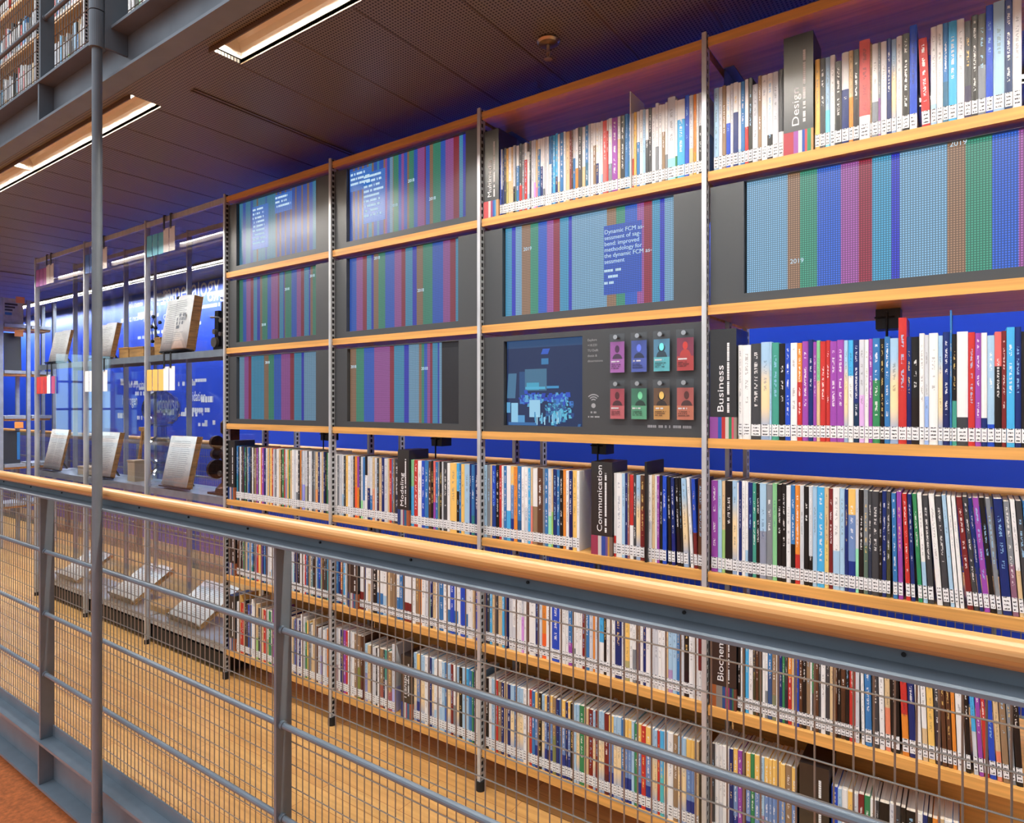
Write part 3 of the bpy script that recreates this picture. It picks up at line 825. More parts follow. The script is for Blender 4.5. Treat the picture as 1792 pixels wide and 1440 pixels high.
# eight acrylic cards hung on knobs
CX = [(-.892, -.841), (-.822, -.769), (-.751, -.698), (-.680, -.627)]
CARD = [((176, 96, 180), (190, 112, 196), 'purple'), ((70, 92, 178), (84, 104, 196), 'blue'), ((92, 152, 186), (104, 206, 214), 'turquoise'), ((150, 50, 80), (206, 66, 62), 'red'),
        ((196, 78, 92), (224, 112, 116), 'pink'), ((70, 140, 108), (104, 186, 140), 'green'), ((120, 84, 52), (230, 168, 88), 'orange'), ((200, 100, 90), (226, 130, 98), 'salmon')]
POSE = ['in a dark suit', 'filling the picture', 'with long dark hair', 'as a bright silhouette', 'with arms raised', 'with pale face', 'in an open jacket', 'leaning to the left']
for n, (photo, block, name) in enumerate(CARD):
    x0, x1 = CX[n % 4]; up = n < 4
    zt, zp, zb = ((.214, .190, .096), (.072, .047, -.045))[0 if up else 1]
    yy = D - .006
    cd = thing('portrait_card', f'{name} portrait card on a knob in the {"upper" if up else "lower"} row of cards', 'card', ((x0 + x1) / 2, D, H + zt), 'portrait cards')
    ho = MB().box(x0, x1, yy - .0025, yy + .0015, H + zb - .001, H + zt).build('holder', M['acrylic'], cd)
    p = MB(); ph = zp - zb; zs = zb + ph * .44
    def cq(xa, xb, za, zc, rgb, dy=0.0): p.face([(xa, yy + .002 - dy, H + za), (xb, yy + .002 - dy, H + za), (xb, yy + .002 - dy, H + zc), (xa, yy + .002 - dy, H + zc)], col=lin(rgb))
    cq(x0 + .002, x1 - .002, zb, zs, block); cq(x0 + .002, x1 - .002, zs, zp, photo)
    xm = (x0 + x1) / 2 + (.004 if n in (5, 7) else 0); dk = tuple(int(v * .45) for v in photo); lt = tuple(min(255, int(v * 1.25)) for v in block)
    if n == 3: dk = (214, 62, 52)
    sh = [(xm + .016 * math.cos(t) * (1 if math.sin(t) > 0 else 1.1), zs + (.020 if n in (2, 3) else .016) * max(0, math.sin(t))) for t in [math.pi * k / 10 for k in range(11)]]
    p.face([(x, yy + .0016, H + z) for x, z in sh], col=lin(dk))
    hd = [(xm + .0075 * math.cos(t), zs + .030 + .0115 * math.sin(t)) for t in [2 * math.pi * k / 16 for k in range(16)]]
    if n in (2, 6): p.face([(x + (x - xm) * .5, yy + .0014, H + z - .003) for x, z in hd], col=lin(tuple(int(v * .35) for v in photo)))
    p.face([(x, yy + .0012, H + z) for x, z in hd], col=lin(lt if n in (1, 2, 5, 6) else dk))
    p.build('print', M['print'], cd)
    scribble(rng, x0 + .006, yy + .001, H + zs - .008, .026, .0045, cd, M['white_ink'], 'name_line')
    scribble(rng, x0 + .006, yy + .001, H + zs - .017, .034, .003, cd, plain('card_ink_' + name, tuple(int(v * .6) for v in block)), 'small_print', rows=3, pitch=.0055)
    xk = (x0 + x1) / 2
    k = MB().tube((xk, D + .0055, H + zt - .011), (xk, D - .014, H + zt - .011), 0.0035, 12)
    k.tube((xk, D - .013, H + zt - .011), (xk, D - .019, H + zt - .011), 0.0068, 16)
    k.build('knob', M['chrome'], cd)

# ------------------------------------------------------------------ subject signs on the shelves
def sign(word, x0, x1, ztop, k, stripes_, label, depth=.11, small=True, gap_text=.012):
    zb = H + TOPS[k] + .0003; zt = H + ztop; y = D + .004
    zs = zb + .060
    root = thing('subject_sign', label, 'sign', ((x0 + x1) / 2, y, zb), 'subject signs between the books')
    w = x1 - x0
    MB().box(x0, x1, y, y + depth, zs, zt).build('block', M['sign'], root, bevel=.001)
    MB().box(x0 + .004, x1 - .004, y + .012, y + depth, zb, zs - .0002).build('base', M['sign'], root)
    s = MB(); tot = sum(v for v, c in stripes_); x = x0
    for v, c in stripes_:
        xn = x + w * v / tot
        s.box(x, xn, y - .0012, y + .0115, zb, zs - .0004, col=lin(c)); x = xn
    s.build('colour_strip', M['print'], root)
    if word:
        ln = min(.128 if len(word) < 12 else .235, .0155 * len(word) + .004)
        text(word, .0245, (x0 + w * .52, y - .0004, zs + gap_text), root, M['white_ink'], side=True, width=ln)
    if small:
        scribble(random.Random(len(word) + k), x0 + w * .70, y - .0001, zs + gap_text, (zt - zs) * .80, .006, root, M['white_ink'], side=True)
    return root
ST_A = [(30, (196, 84, 88)), (14, (210, 208, 204)), (12, (150, 60, 100)), (12, (40, 90, 170)), (8, (60, 150, 190)), (16, (190, 150, 100))]
ST_B = [(32, (170, 62, 72)), (15, (150, 84, 160)), (12, (200, 200, 196)), (9, (44, 80, 160)), (7, (210, 74, 74)), (12, (40, 130, 90)), (7, (180, 140, 90))]
ST_C = [(32, (140, 74, 150)), (14, (36, 80, 160)), (14, (176, 46, 44)), (13, (200, 192, 180)), (11, (44, 120, 80)), (8, (196, 76, 96)), (9, (140, 130, 120))]
ST_D = [(34, (150, 52, 78)), (16, (196, 192, 186)), (20, (44, 70, 150)), (10, (110, 80, 130)), (8, (190, 140, 60)), (12, (120, 100, 90))]
ST_E = [(28, (30, 58, 118)), (20, (190, 188, 184)), (10, (150, 50, 90)), (22, (44, 96, 130)), (20, (160, 86, 50))]
ST_F = [(26, (158, 88, 46)), (24, (130, 124, 116)), (12, (30, 76, 130)), (16, (150, 50, 92)), (10, (24, 50, 100)), (6, (30, 100, 70)), (10, (110, 60, 44))]
sign('Multimedia', PX[5] + .011, -1.321, .957, 1, ST_A, 'grey-black Multimedia sign at left end of the top shelf books')
sign('Design', -.390, -.3185, .960, 1, ST_B, 'Design sign on the top shelf, catching the ceiling light')
sign('Business', PX[6] + .0115, -.5125, .208, 3, ST_C, 'black Business sign standing against the right upright')
sign('Modeling', -1.810, -1.750, -.178, 4, ST_E, 'black Modeling sign below the striped screens')
sign('Communication', -.960, -.888, -.180, 4, ST_D, 'black Communication sign on the shelf under the portrait cards')
sign('Biochem', PX[6] + .0115, -.5125, -.556, 5, ST_F, 'black Biochem sign behind the mesh below the handrail')
sign('', -2.990 + .003, -2.930, -.180, 4, ST_E, 'narrow black sign at the left end of the books beside the glass case')
sign('', -2.100, -2.040, -.570, 5, ST_E, 'black sign behind the mesh just under the handrail, second bay')
sign('Transport', -1.792, -1.735, -.972, 6, ST_E, 'black sign behind the mesh on the bottom shelf, second bay')
sign('', -.352, -.282, -.928, 6, ST_D, 'black sign on the bottom shelf at lower right behind the mesh')
sign('', -2.985, -2.925, -.570, 5, ST_E, 'black sign on the fifth shelf beside the glass case, behind the mesh')
sign('', -2.985, -2.930, -.945, 6, ST_E, 'black sign on the bottom shelf beside the glass case, behind the mesh')

# bookends and hanging book supports
def bookend(x, k, h, m, label, w=.003, dpt=.10):
    zb = H + TOPS[k]
    root = thing('bookend', label, 'bookend', (x, D + .06, zb), 'bookends')
    MB().prism([(x, zb + .0003), (x + w, zb + .0003), (x + w, zb + h), (x, zb + h)], D - .001, D + dpt).build('plate', m, root, bevel=.0006)
    return root
bookend(-.8265, 1, .292, M['white_plastic'], 'white metal bookend sticking up between top shelf books')
bookend(-.7785, 4, .298, M['black'], 'tall black bookend plate right of the Communication sign', .007, .13)
def hanging(x, k, label, loops=True, wy=1.95):
    z = H + TOPS[k] - TH - .0006
    root = thing('hanging_support', label, 'book support', (x, wy, z), 'book supports hanging under the shelves')
    MB().box(x - .028, x + .028, wy - .012, wy + .05, z - .052, z).build('clamp', M['black'], root, bevel=.001)
    w = MB(); w.tube((x - .002, wy - .016, z - .01), (x - .002, wy - .016, z - .155), .0030, 8)
    w.tube((x - .03, wy - .016, z - .022), (x + .016, wy - .016, z - .022), .0024, 8)
    w.tube((x - .002, wy - .016, z - .01), (x - .002, wy - .006, z - .006), .0030, 8)
    w.build('wire', M['iron'], root)
hanging(-.165, 2, 'black clamp with wire hanging under the shelf above the Business books')
hanging(-1.045, 3, 'black clamp with wire left of the Communication sign', wy=2.02)
hanging(-1.80, 3, 'black clamp with wire above the Modeling sign', wy=2.02)
hanging(-2.52, 3, 'black clamp with wire under the shelf of the first bay', wy=2.02)

# ------------------------------------------------------------------ books
PAL = {'W': (234, 234, 232), 'w': (204, 208, 214), 'G': (126, 132, 138), 'k': (60, 62, 66), 'K': (24, 22, 22), 'N': (22, 42, 104), 'B': (32, 74, 188),
       'b': (52, 116, 176), 'C': (72, 172, 226), 'c': (164, 200, 226), 'P': (150, 72, 166), 'R': (192, 52, 48), 'r': (222, 104, 100), 'O': (226, 138, 54),
       'Y': (240, 196, 108), 'T': (214, 186, 142), 't': (146, 120, 92), 'E': (50, 130, 84), 'e': (132, 198, 142), 'M': (116, 36, 36), 'D': (66, 150, 134), 'm': (88, 56, 38), 'S': (240, 216, 170)}
NAME = {'W': 'white', 'w': 'pale grey', 'G': 'grey', 'k': 'charcoal', 'K': 'black', 'N': 'navy', 'B': 'bright blue', 'b': 'blue', 'C': 'sky-blue', 'c': 'pale blue',
        'P': 'purple', 'R': 'red', 'r': 'coral', 'O': 'orange', 'Y': 'yellow', 'T': 'tan', 't': 'brown', 'E': 'green', 'e': 'mint', 'M': 'maroon', 'D': 'teal', 'm': 'dark brown', 'S': 'cream-and-blue'}
ROWS = {
    'r1b3': (-1.321, 'B/4.7 WN40/5.1 N/6.8 k/9.3 Y/9.2 WT50/12.5 T/8.3 wK40/8.3 G/4.1 Wb70/11.5 kR40/11.8 G/10.2 WR75/11.3 W/10.0/h200 k/6.0 w/11.9 w/7.1 T/7.9 Wb85/10.6 WN60/9.8 W/7.8 w/7.7 W/7.7 bW60/9.6 b/5.7 C/9.5 CN40/8.7 W/8.3 b/14.2 W/8.2 T/14.0 M/7.7 m/4.6 wb60/8.9 WO45/10.4 k/14.5 WT45/11.3 b/11.3 w/7.5 W/9.3 Wt70/9.3 WN45/10.3 W/7.3 W/6.9 r/13.8 WR85/5.4 WG40/12.6 P/18.5 WT70/9.9 K/14.0 b/12.2 b/10.4 WR40/7.6 Y/8.9 Wb60/9.9 W/10.1 c/9.1 Wk60/10.0 k/9.3 W/12.2 W/9.8/h240 W/10.4 Wt65/9.7 W/7.7 w/23.0/h246 WE30/6.3 WC75/22.5 B/13.0/h238 wT35/12.3 O/8.5 W/7.6 wK60/8.2 Wb55/11.4'),
    'r1b4a': (-0.577, 'c/13.7 w/10.2 t/10.8 WB55/11.7 w/7.7 WN65/13.2 W/7.2 b/10.5 WR45/9.7 K/10.6 w/14.4/h215 t/9.5 W/14.2 WK30/14.0 w/14.8 kW30/12.9'),
    'r1b4b': (-0.316, 'Y/12.1 k/12.9 c/11.0 W/11.8 K/15.5/h215 WN60/16.4 TO50/10.0 K/13.6 rW25/24.3/h250 t/4.1 W/13.7 G/5.5 W/13.0 N/9.9 S/10.7 W/12.4 K/15.2 BW15/16.0/h252 R/17.7/h215/l2 W/11.9 W/12.5 b/10.9 C/16.7 W/14.4 k/13.3/h225 K/12.4 KG50/14.7 B/13.8/h248 c/20.6/h250 N/14.6/h248 W/16.3/h250'),
    'r3b4': (-0.510, 'W/12.0 W/22.3 k/25.9 S/22.2/h262 c/5.7/h262 D/18.0 K/15.6 B/13.2 W/16.4 OR60/11.9 P/15.0 N/11.7/h262 P/8.0 eT60/8.4 R/13.3 R/9.5 P/15.8 P/16.2 S/9.0 CW65/11.9 N/12.8 w/11.7 W/9.1 P/8.5 bE60/15.9 K/9.3 b/11.9 S/17.3 R/17.0/h303 N/9.8 K/15.8 W/10.5/h263 w/8.6 W/18.0/h262 S/9.3 N/13.4/h263 b/4.2/h313 KD40/9.1 Wk25/21.3/h262 R/12.9 P/11.2 WN25/11.1 cB20/13.4/h250 rK70/12.5 M/8.5 C/14.5/h266 N/11.4/h266 K/15.0 W/14.8'),
    'r4b2a': (-2.190, 'W/11.3 G/14.0 w/16.7 W/11.1 k/13.8 Y/13.7 W/16.3 w/16.2 k/8.1 O/16.0 PO50/11.7 k/9.5 w/13.1 bw30/13.1 KW70/13.0 wN50/15.5 wb40/15.4 T/12.7 w/12.7 k/12.6 T/15.0 N/14.9 w/19.8 T/8.8 R/13.2 b/7.3 t/9.7 k/21.6'),
    'r4b2b': (-1.748, 'eC60/15.8 R/21.0 W/19.4 B/16.8 b/19.0 m/13.2 K/11.7 rP40/10.3 b/12.5 G/8.3 K/11.5 w/6.9 k/18.2 W/13.6 Y/31.3 CK60/13.3 b/8.8 Y/15.3 c/23.8 N/8.6 b/14.9 N/17.4'),
    'r4b3a': (-1.391, 'c/11.9 G/16.2 T/7.0 B/16.0 K/15.0 R/10.7 W/8.5 b/12.7 WC40/16.8 Yb75/13.7 O/14.4 b/17.2 W/12.2 W/14.1 C/11.2 T/8.0 Wt50/18.6 m/21.5 G/7.8 b/13.5 w/13.4 T/5.7 N/13.3 b/11.3 K/13.1 O/10.0 W/12.2 N/12.8 Y/15.7 W/9.8'),
    'r4b3b': (-0.886, 'WR25/8.2 W/21.6 c/11.0 N/9.1 t/7.3 RW40/13.4 k/10.1 S/15.0 mM60/15.2 _/11.6 W/12.9 T/10.4 W/6.9 P/8.6 K/10.2 B/13.5 K/10.1/l1 N/11.7/l1 K/11.6/l2 K/7.2/l2 S/15.7/l2 W/9.7/l3 BM40/11.3/l2 m/15.0'),
    'r4b4': (-0.584, 'P/19.6 c/12.3 T/9.6 K/21.3 S/14.2 W/4.7 N/8.4 W/10.2 W/8.3 N/12.2 D/10.6 K/9.9 c/17.9 G/17.1 e/12.3 K/13.0 K/11.5 W/12.8 bK40/11.3 OR30/12.6 w/10.3 K/12.7 wK30/9.9 c/11.1 C/18.6 T/10.8 M/10.5 W/16.4 c/12.2 N/8.5 Yb75/17.4 w/7.8 K/11.6 G/10.4 k/8.7 k/16.1 K/7.5 N/9.8 k/9.2 b/10.4/l1 P/10.9/l1 R/10.3/l2 N/9.1/l2 E/9.5/l3 W/9.7/l3 k/12.2/l3 W/11.9/l4 k/13.3/l4 c/8.9/l4 W/8.3/l4 W/8.5/l4 M/11.9/l5 k/9.8/l5 N/7.8/l5 P/11.6/l5 K/10.8/l5 G/9.5/l5 N/17.7/l4 G/11.6/l4 W/9.2/l4 k/11.5/l4 b/11.3/l4 W/13.5/l4'),
    'r5b3': (-1.283, 'w/15.1 W/15.0 W/11.9 W/10.6 w/9.4 W/9.4 m/11.6 W/25.9 N/14.3 w/11.3 O/16.9 W/22.2 B/28.5 W/11.4 W/11.3 W/11.2 bP30/13.3 W/12.2 W/12.1 W/12.5 M/10.4 b/15.4 w/12.7 O/7.6 w/15.1 CW40/15.0 K/9.9 W/9.9 W/9.8 W/9.7 N/21.7 w/12.0 Y/14.2 W/10.4 W/10.8 t/13.9 W/9.2 N/9.2 W/13.7 w/12.2 w/12.6 W/11.1 W/11.1 T/8.8 c/13.1 c/13.0 b/8.6 w/12.8 K/14.8 W/14.7 W/12.5 MW35/10.8'),
    'r5b4': (-0.511, 'K/8.8 W/5.0 k/7.9 C/9.9 W/11.8 k/7.3 m/8.5 k/10.8 W/7.7 W/7.1 b/11.8 t/11.3 W/8.2 N/8.1 E/6.9 k/8.0 OR50/10.7 T/6.4 B/12.4 m/8.9 K/10.0 t/9.9 W/5.0 Ek40/8.1 m/8.7 k/5.4 W/11.8 k/10.7 T/13.7 m/5.0 K/8.3 m/11.2 K/9.5 R/14.1 w/9.3 W/7.7/l1 b/15.4/l1 k/15.2/l1 W/12.0/l1 T/11.9/l1 K/19.1/l1 RO40/14.5/l2 N/14.4/l2 W/11.4/l2 W/11.3/l2 Y/14.0/l2 k/12.5/l2 m/9.6/l2 m/9.5/l2 O/8.1/l2 W/16.1/l2 K/9.3/l2 Cw40/9.2/l3 P/9.2/l3 R/9.1/l3 B/12.9/l3 T/10.2/l3 t/12.6/l3 G/10.0/l3 K/12.9/l3'),
}
BOOKS = []
BW = [8, 14]
def add_run(shelf, key, k, x0, spec, dh=.240, zoff=0.0, seed=0):
    rng = random.Random(seed + k * 31 + len(spec))
    x = x0; toks = [t.split('/') for t in spec.split()]
    leans = [max([float(o[1:]) for o in p[2:] if o[0] == 'l'] or [0.0]) for p in toks]
    rise = [max(0, math.sin(math.radians(b_)) - math.sin(math.radians(a_))) * dh * 1.02 for a_, b_ in zip([0.0] + leans, leans)]
    rise = [v + (.0012 if b_ else 0) for v, b_ in zip(rise, leans)]
    total = sum(float(p[1]) for p in toks) / 1000; squeeze = (total - sum(rise)) / total
    for p, up_ in zip(toks, rise):
        code, w = p[0], float(p[1]) / 1000 * squeeze; x += up_
        if code == '_': x += w; continue
        h = dh + rng.uniform(-.0025, .0025); lean = 0.0
        for o in p[2:]:
            if o[0] == 'h': h = int(o[1:]) / 1000
            if o[0] == 'l': lean = float(o[1:])
        BOOKS.append(dict(x=x, w=w, h=h, z=zoff + H + TOPS[k], y=D + .010 + rng.uniform(0, .002), d=rng.uniform(.098, .116), code=code, lean=lean, key=key, shelf=shelf, seed=rng.random()))
        x += w
    return x
def random_spec(rng, length, palette, wlo=6, whi=17, heights=None):
    out = []; s = 0
    while True:
        w = rng.uniform(wlo, whi)
        if s + w > length * 1000: break
        c = rng.choice(palette)
        t = f'{c}/{w:.1f}'
        if heights and rng.random() < .25: t += f'/h{rng.randint(*heights)}'
        out.append(t); s += w
    return ' '.join(out)
for key, k, shelf, dh in (('r1b3', 1, 'Multimedia', .232), ('r1b4a', 1, 'right upright on the top shelf', .234), ('r1b4b', 1, 'Design', .234), ('r3b4', 3, 'Business', .257),
                          ('r4b2a', 4, 'second bay', .254), ('r4b2b', 4, 'Modeling', .254), ('r4b3a', 4, 'third bay', .256), ('r4b3b', 4, 'Communication', .257),
                          ('r4b4', 4, 'row under the Business books', .256), ('r5b3', 5, 'third bay fifth shelf', .245), ('r5b4', 5, 'Biochem', .245)):
    x0, spec = ROWS[key]
    add_run(shelf, key, k, x0, spec, dh)
rg = random.Random(77)
MIXD = ['W'] * 6 + ['w'] * 4 + ['K'] * 3 + ['k'] * 3 + ['N'] * 2 + ['b'] * 3 + ['B', 'C', 'c', 'G', 'G', 'T', 'T', 't', 'O', 'R', 'E', 'm', 'Y', 'P']
MIXW = ['W'] * 9 + ['w'] * 5 + ['N', 'N', 'b', 'B', 'K', 'k', 'c', 'T', 'T', 'O', 't', 'm', 'WN40', 'Wb35', 'WM30']
MIXS = ['S'] * 7 + ['Yb70'] * 4 + ['b'] * 4 + ['c'] * 3 + ['W'] * 4 + ['K'] * 3 + ['N'] * 3 + ['P', 'R', 'M', 'E', 't', 'T', 'C', 'Cc60']
add_run('first bay', 'r4b1', 4, -2.926, random_spec(rg, .712, MIXD, 8, 17), .262)
add_run('first bay fifth shelf', 'r5b1', 5, -2.921, random_spec(rg, .708, MIXD, 8, 18), .245)
add_run('second bay fifth shelf', 'r5b2a', 5, -2.185, 'b/16 N/13 OM25/16 C/13 W/9', .245)
add_run('second bay fifth shelf', 'r5b2', 5, -2.036, random_spec(rg, .625, MIXW + ['N', 'B', 'N'], 9, 24), .245)
add_run('third bay fifth shelf', 'r5b3x', 5, -1.388, random_spec(rg, .103, ['b', 'N', 'E', 'W', 'k', 'T', 'C'], 9, 16), .245)
add_run('first bay bottom shelf', 'r6b1', 6, -2.925, random_spec(rg, .712, MIXD + ['W', 'T', 'w'], 9, 20, (200, 285)), .245)
add_run('second bay bottom shelf', 'r6b2a', 6, -2.185, 'w/14 W/13 N/20 P/15 R/12 W/12 w/13 W/15 t/16 t/22 m/14', .262)
add_run('second bay bottom shelf', 'r6b2b', 6, -2.006, 'c/15 T/18 K/12 w/20 K/8 W/16 t/18 k/9 Dw50/18 t/22 w/16/h265', .232)
add_run('second bay bottom shelf', 'r6b2c', 6, -1.733, random_spec(rg, .328, MIXS, 9, 17), .258)
add_run('third bay bottom shelf', 'r6b3', 6, -1.386, random_spec(rg, .775, MIXS + ['S', 'Yb70', 'k'], 8, 17), .250)
add_run('rightmost bay bottom shelf', 'r6b4a', 6, -.583, 'k/9 W/11 W/10 W/11 W/8 N/11 Yb70/12 P/12 m/10 Yb70/12 E/11 Yb70/13 c/12 Yb70/12 Yb70/8 Yb70/10 Yb70/11 Yb70/12 t/16 Yb70/12', .262)
add_run('rightmost bay bottom shelf', 'r6b4b', 6, -.278, 'B/15 c/9 WR12/14 Y/11 w/12 M/13 E/13 W/12 k/7 K/22 w/11 k/12 K/11 K/21 W/13 N/10 K/9 O/11 T/12 W/16 b/13', .244)

def rgb(c):
    return lin(PAL[c])
def book_attr(r):
    code = r['code']; rng = random.Random(int(r['seed'] * 1e6))
    m = re.match(r'([A-Za-z])([A-Za-z])?(\d+)?', code)
    a, c, pc = m.group(1), m.group(2), m.group(3)
    if a == 'S':
        c1, c2, c3 = lin((160, 196, 224)), lin((240, 214, 166)), lin((146, 170, 204)); s1, s2, sw = .22, .68, .16
    elif c and pc:
        c1 = rgb(a); c2 = c3 = rgb(c); s1, s2, sw = .1, int(pc) / 100.0, .004
        if code == 'Yb75' or code == 'Yb70': c3 = lin((24, 50, 130)); c2 = lin((110, 140, 190)); s1, sw = .30, .004
    else:
        c1 = c2 = c3 = rgb(a); s1, s2, sw = .1, .5, .004
        if rng.random() < .28 and a not in 'PRW':
            c3 = tuple(min(1, v * rng.choice((.5, .7, 1.15))) for v in c1[:3]) + (1,); s1 = rng.uniform(.25, .6)
        elif a == 'W' and rng.random() < .25:
            c3 = rgb(rng.choice('cwTG')); s1 = rng.uniform(.2, .5)
    lum = .3 * c2[0] + .6 * c2[1] + .1 * c2[2]
    if lum > .35: tc = rng.choice([(50, 52, 60), (70, 70, 74), (40, 70, 120), (90, 80, 80)])
    else: tc = rng.choice([(235, 235, 232)] * 4 + [(232, 200, 120), (150, 196, 230)])
    ta = (.42 if lum > .35 else .72) * (1 if r['w'] > .008 else .7)
    return {'c1': c1, 'c2': c2, 'c3': c3, 'tcol': lin(tc)[:3] + (ta,), 'par': (s1, s2, sw, r['seed'])}
def book_parts(r, cover, pages, label, mc=0, mp=0, ml=0):
    """adds the three shapes of one book to the given builders"""
    w, h, d = r['w'] - .0006, r['h'], r['d']
    a = book_attr(r); t = min(.0009, w * .09)
    th = math.radians(r['lean'])
    def P(x, y, z):                                            # the lean: the top goes to the left
        return (r['x'] + .0003 + x * math.cos(th) - z * math.sin(th), r['y'] + y, r['z'] + .0004 + z * math.cos(th) + x * math.sin(th))
    def bx(bm, x0, x1, y0, y1, z0, z1, mat, attrs=None, front_uv=False):
        p = [P(x, y, z) for z in (z0, z1) for (x, y) in ((x0, y0), (x1, y0), (x1, y1), (x0, y1))]
        for n, q in enumerate(((0, 1, 5, 4), (1, 2, 6, 5), (2, 3, 7, 6), (3, 0, 4, 7), (4, 5, 6, 7), (3, 2, 1, 0))):
            uv = [(0, 0), (1, 0), (1, 1), (0, 1)] if (n == 0 and front_uv) else [(-1, 0), (-1, 0), (-1, 1), (-1, 1)] if n < 4 else [(-1, 1 if n == 4 else 0)] * 4
            bm.face([p[k] for k in q], mat, attrs=attrs, uv=uv)
    b = min(.0016, w * .15)
    # spine: slightly rounded front
    s = [(0, b), (w * .22, b * .25), (w * .5, 0), (w * .78, b * .25), (w, b)]
    for (xa, ya), (xb, yb) in zip(s, s[1:]):
        cover.face([P(xa, ya, 0), P(xb, yb, 0), P(xb, yb, h), P(xa, ya, h)], mc, attrs=a, smooth=False, uv=[(xa / w, 0), (xb / w, 0), (xb / w, 1), (xa / w, 1)])
    for z in (0, h):
        ring = [P(x, y, z) for x, y in s] + [P(w, b + t, z), P(0, b + t, z)]
        cover.face(ring if z else ring[::-1], mc, attrs=a, uv=[(-1, 1 if z else 0)] * len(ring))
    bx(cover, 0, t, b, d, 0, h, mc, a); bx(cover, w - t, w, b, d, 0, h, mc, a)
    bx(pages, t, w - t, b + t, d - .002, .002, h - .0008, mp)
    lz = .010; lh = .031
    if r['lean'] == 0 or True:
        bx(label, w * .03, w * .97, -.0005, b * .5, lz, lz + lh, ml, front_uv=True)

# which 300 books show largest in the photograph
CA, SA = math.sin(math.radians(54.8205)), math.cos(math.radians(54.8205))
def project(x, y, z):
    d = -SA * x + CA * y
    return 896 + 1125 * (CA * x + SA * y) / d, 707 - 1125 * (z - H) / d
def shown_area(r):
    xa, _ = project(r['x'], D, r['z']); xb, _ = project(r['x'] + r['w'], D, r['z'])
    xa, xb = max(0, xa), min(1788, xb)
    if xb <= xa: return 0
    xm = (xa + xb) / 2; n = 0; tot = 20
    _, yb = project(r['x'], D, r['z']); _, yt = project(r['x'], D, r['z'] + r['h'])
    for k in range(tot):
        y = yt + (yb - yt) * (k + .5) / tot
        s = (y - 707) / (xm + 700)
        if 0 <= y <= 1440 and not (.164 < s < .213): n += 1
    return (xb - xa) * (yb - yt) * n / tot
for r in BOOKS: r['area'] = shown_area(r)
order = sorted(range(len(BOOKS)), key=lambda i: -BOOKS[i]['area'])
SINGLE = set(order[:300])

ONES = ['', 'first', 'second', 'third', 'fourth', 'fifth', 'sixth', 'seventh', 'eighth', 'ninth', 'tenth', 'eleventh', 'twelfth', 'thirteenth', 'fourteenth', 'fifteenth', 'sixteenth', 'seventeenth', 'eighteenth', 'nineteenth']
TENS = {2: ('twentieth', 'twenty'), 3: ('thirtieth', 'thirty'), 4: ('fortieth', 'forty'), 5: ('fiftieth', 'fifty'), 6: ('sixtieth', 'sixty'), 7: ('seventieth', 'seventy')}
def ordinal(n):
    if n < 20: return ONES[n]
    a, b_ = divmod(n, 10)
    return TENS[a][0] if b_ == 0 else TENS[a][1] + '-' + ONES[b_]
WHERE = {'r1b3': ('right of the Multimedia sign', 'books beside the Multimedia sign'),
         'r1b4a': ('left of the Design sign', 'books left of the Design sign'),
         'r1b4b': ('right of the Design sign', 'books right of the Design sign'),
         'r3b4': ('right of the Business sign', 'books on the Business shelf'),
         'r4b1': ('left of the Modeling shelf, first bay', 'books in the first bay'),
         'r4b2a': ('left of the Modeling sign', 'books left of the Modeling sign'),
         'r4b2b': ('right of the Modeling sign', 'books right of the Modeling sign'),
         'r4b3a': ('left of the Communication sign', 'books left of the Communication sign'),
         'r4b3b': ('right of the Communication sign', 'books right of the Communication sign'),
         'r4b4': ('from left under the Business shelf', 'books on the shelf below the Business shelf'),
         'r5b3': ('left of the Biochem sign', 'books behind the mesh left of the Biochem sign'),
         'r5b3x': ('in third bay, under the handrail', 'books behind the mesh left of the Biochem sign'),
         'r5b4': ('right of the Biochem sign', 'books behind the mesh right of the Biochem sign'),
         'r5b1': ('first bay, under the handrail', 'books behind the mesh'), 'r5b2a': ('second bay, under the handrail', 'books behind the mesh'), 'r5b2': ('from the black sign, second bay under the handrail', 'books behind the mesh'),
         'r6b1': ('from left, bottom shelf, first bay', 'books on the bottom shelf'), 'r6b2a': ('from left, bottom shelf, second bay', 'books on the bottom shelf'), 'r6b2b': ('of the low books, bottom shelf, second bay', 'books on the bottom shelf'),
         'r6b2c': ('right of the bottom-shelf sign, second bay', 'books on the bottom shelf'), 'r6b3': ('from left, bottom shelf, third bay', 'books on the bottom shelf'),
         'r6b4a': ('from left, bottom shelf, rightmost bay', 'books on the bottom shelf'), 'r6b4b': ('right of the lower right black sign', 'books on the bottom shelf')}
FROM_RIGHT = {'r1b4a', 'r4b2a', 'r4b3a', 'r5b3'}
def colour_words(code):
    m = re.match(r'([A-Za-z])([A-Za-z])?(\d+)?', code)
    if m.group(2) and m.group(3): return NAME[m.group(1)].split()[-1] + '-and-' + NAME[m.group(2)].split()[-1]
    return NAME[m.group(1)]
runs = {}
for i, r in enumerate(BOOKS): runs.setdefault(r['key'], []).append(i)
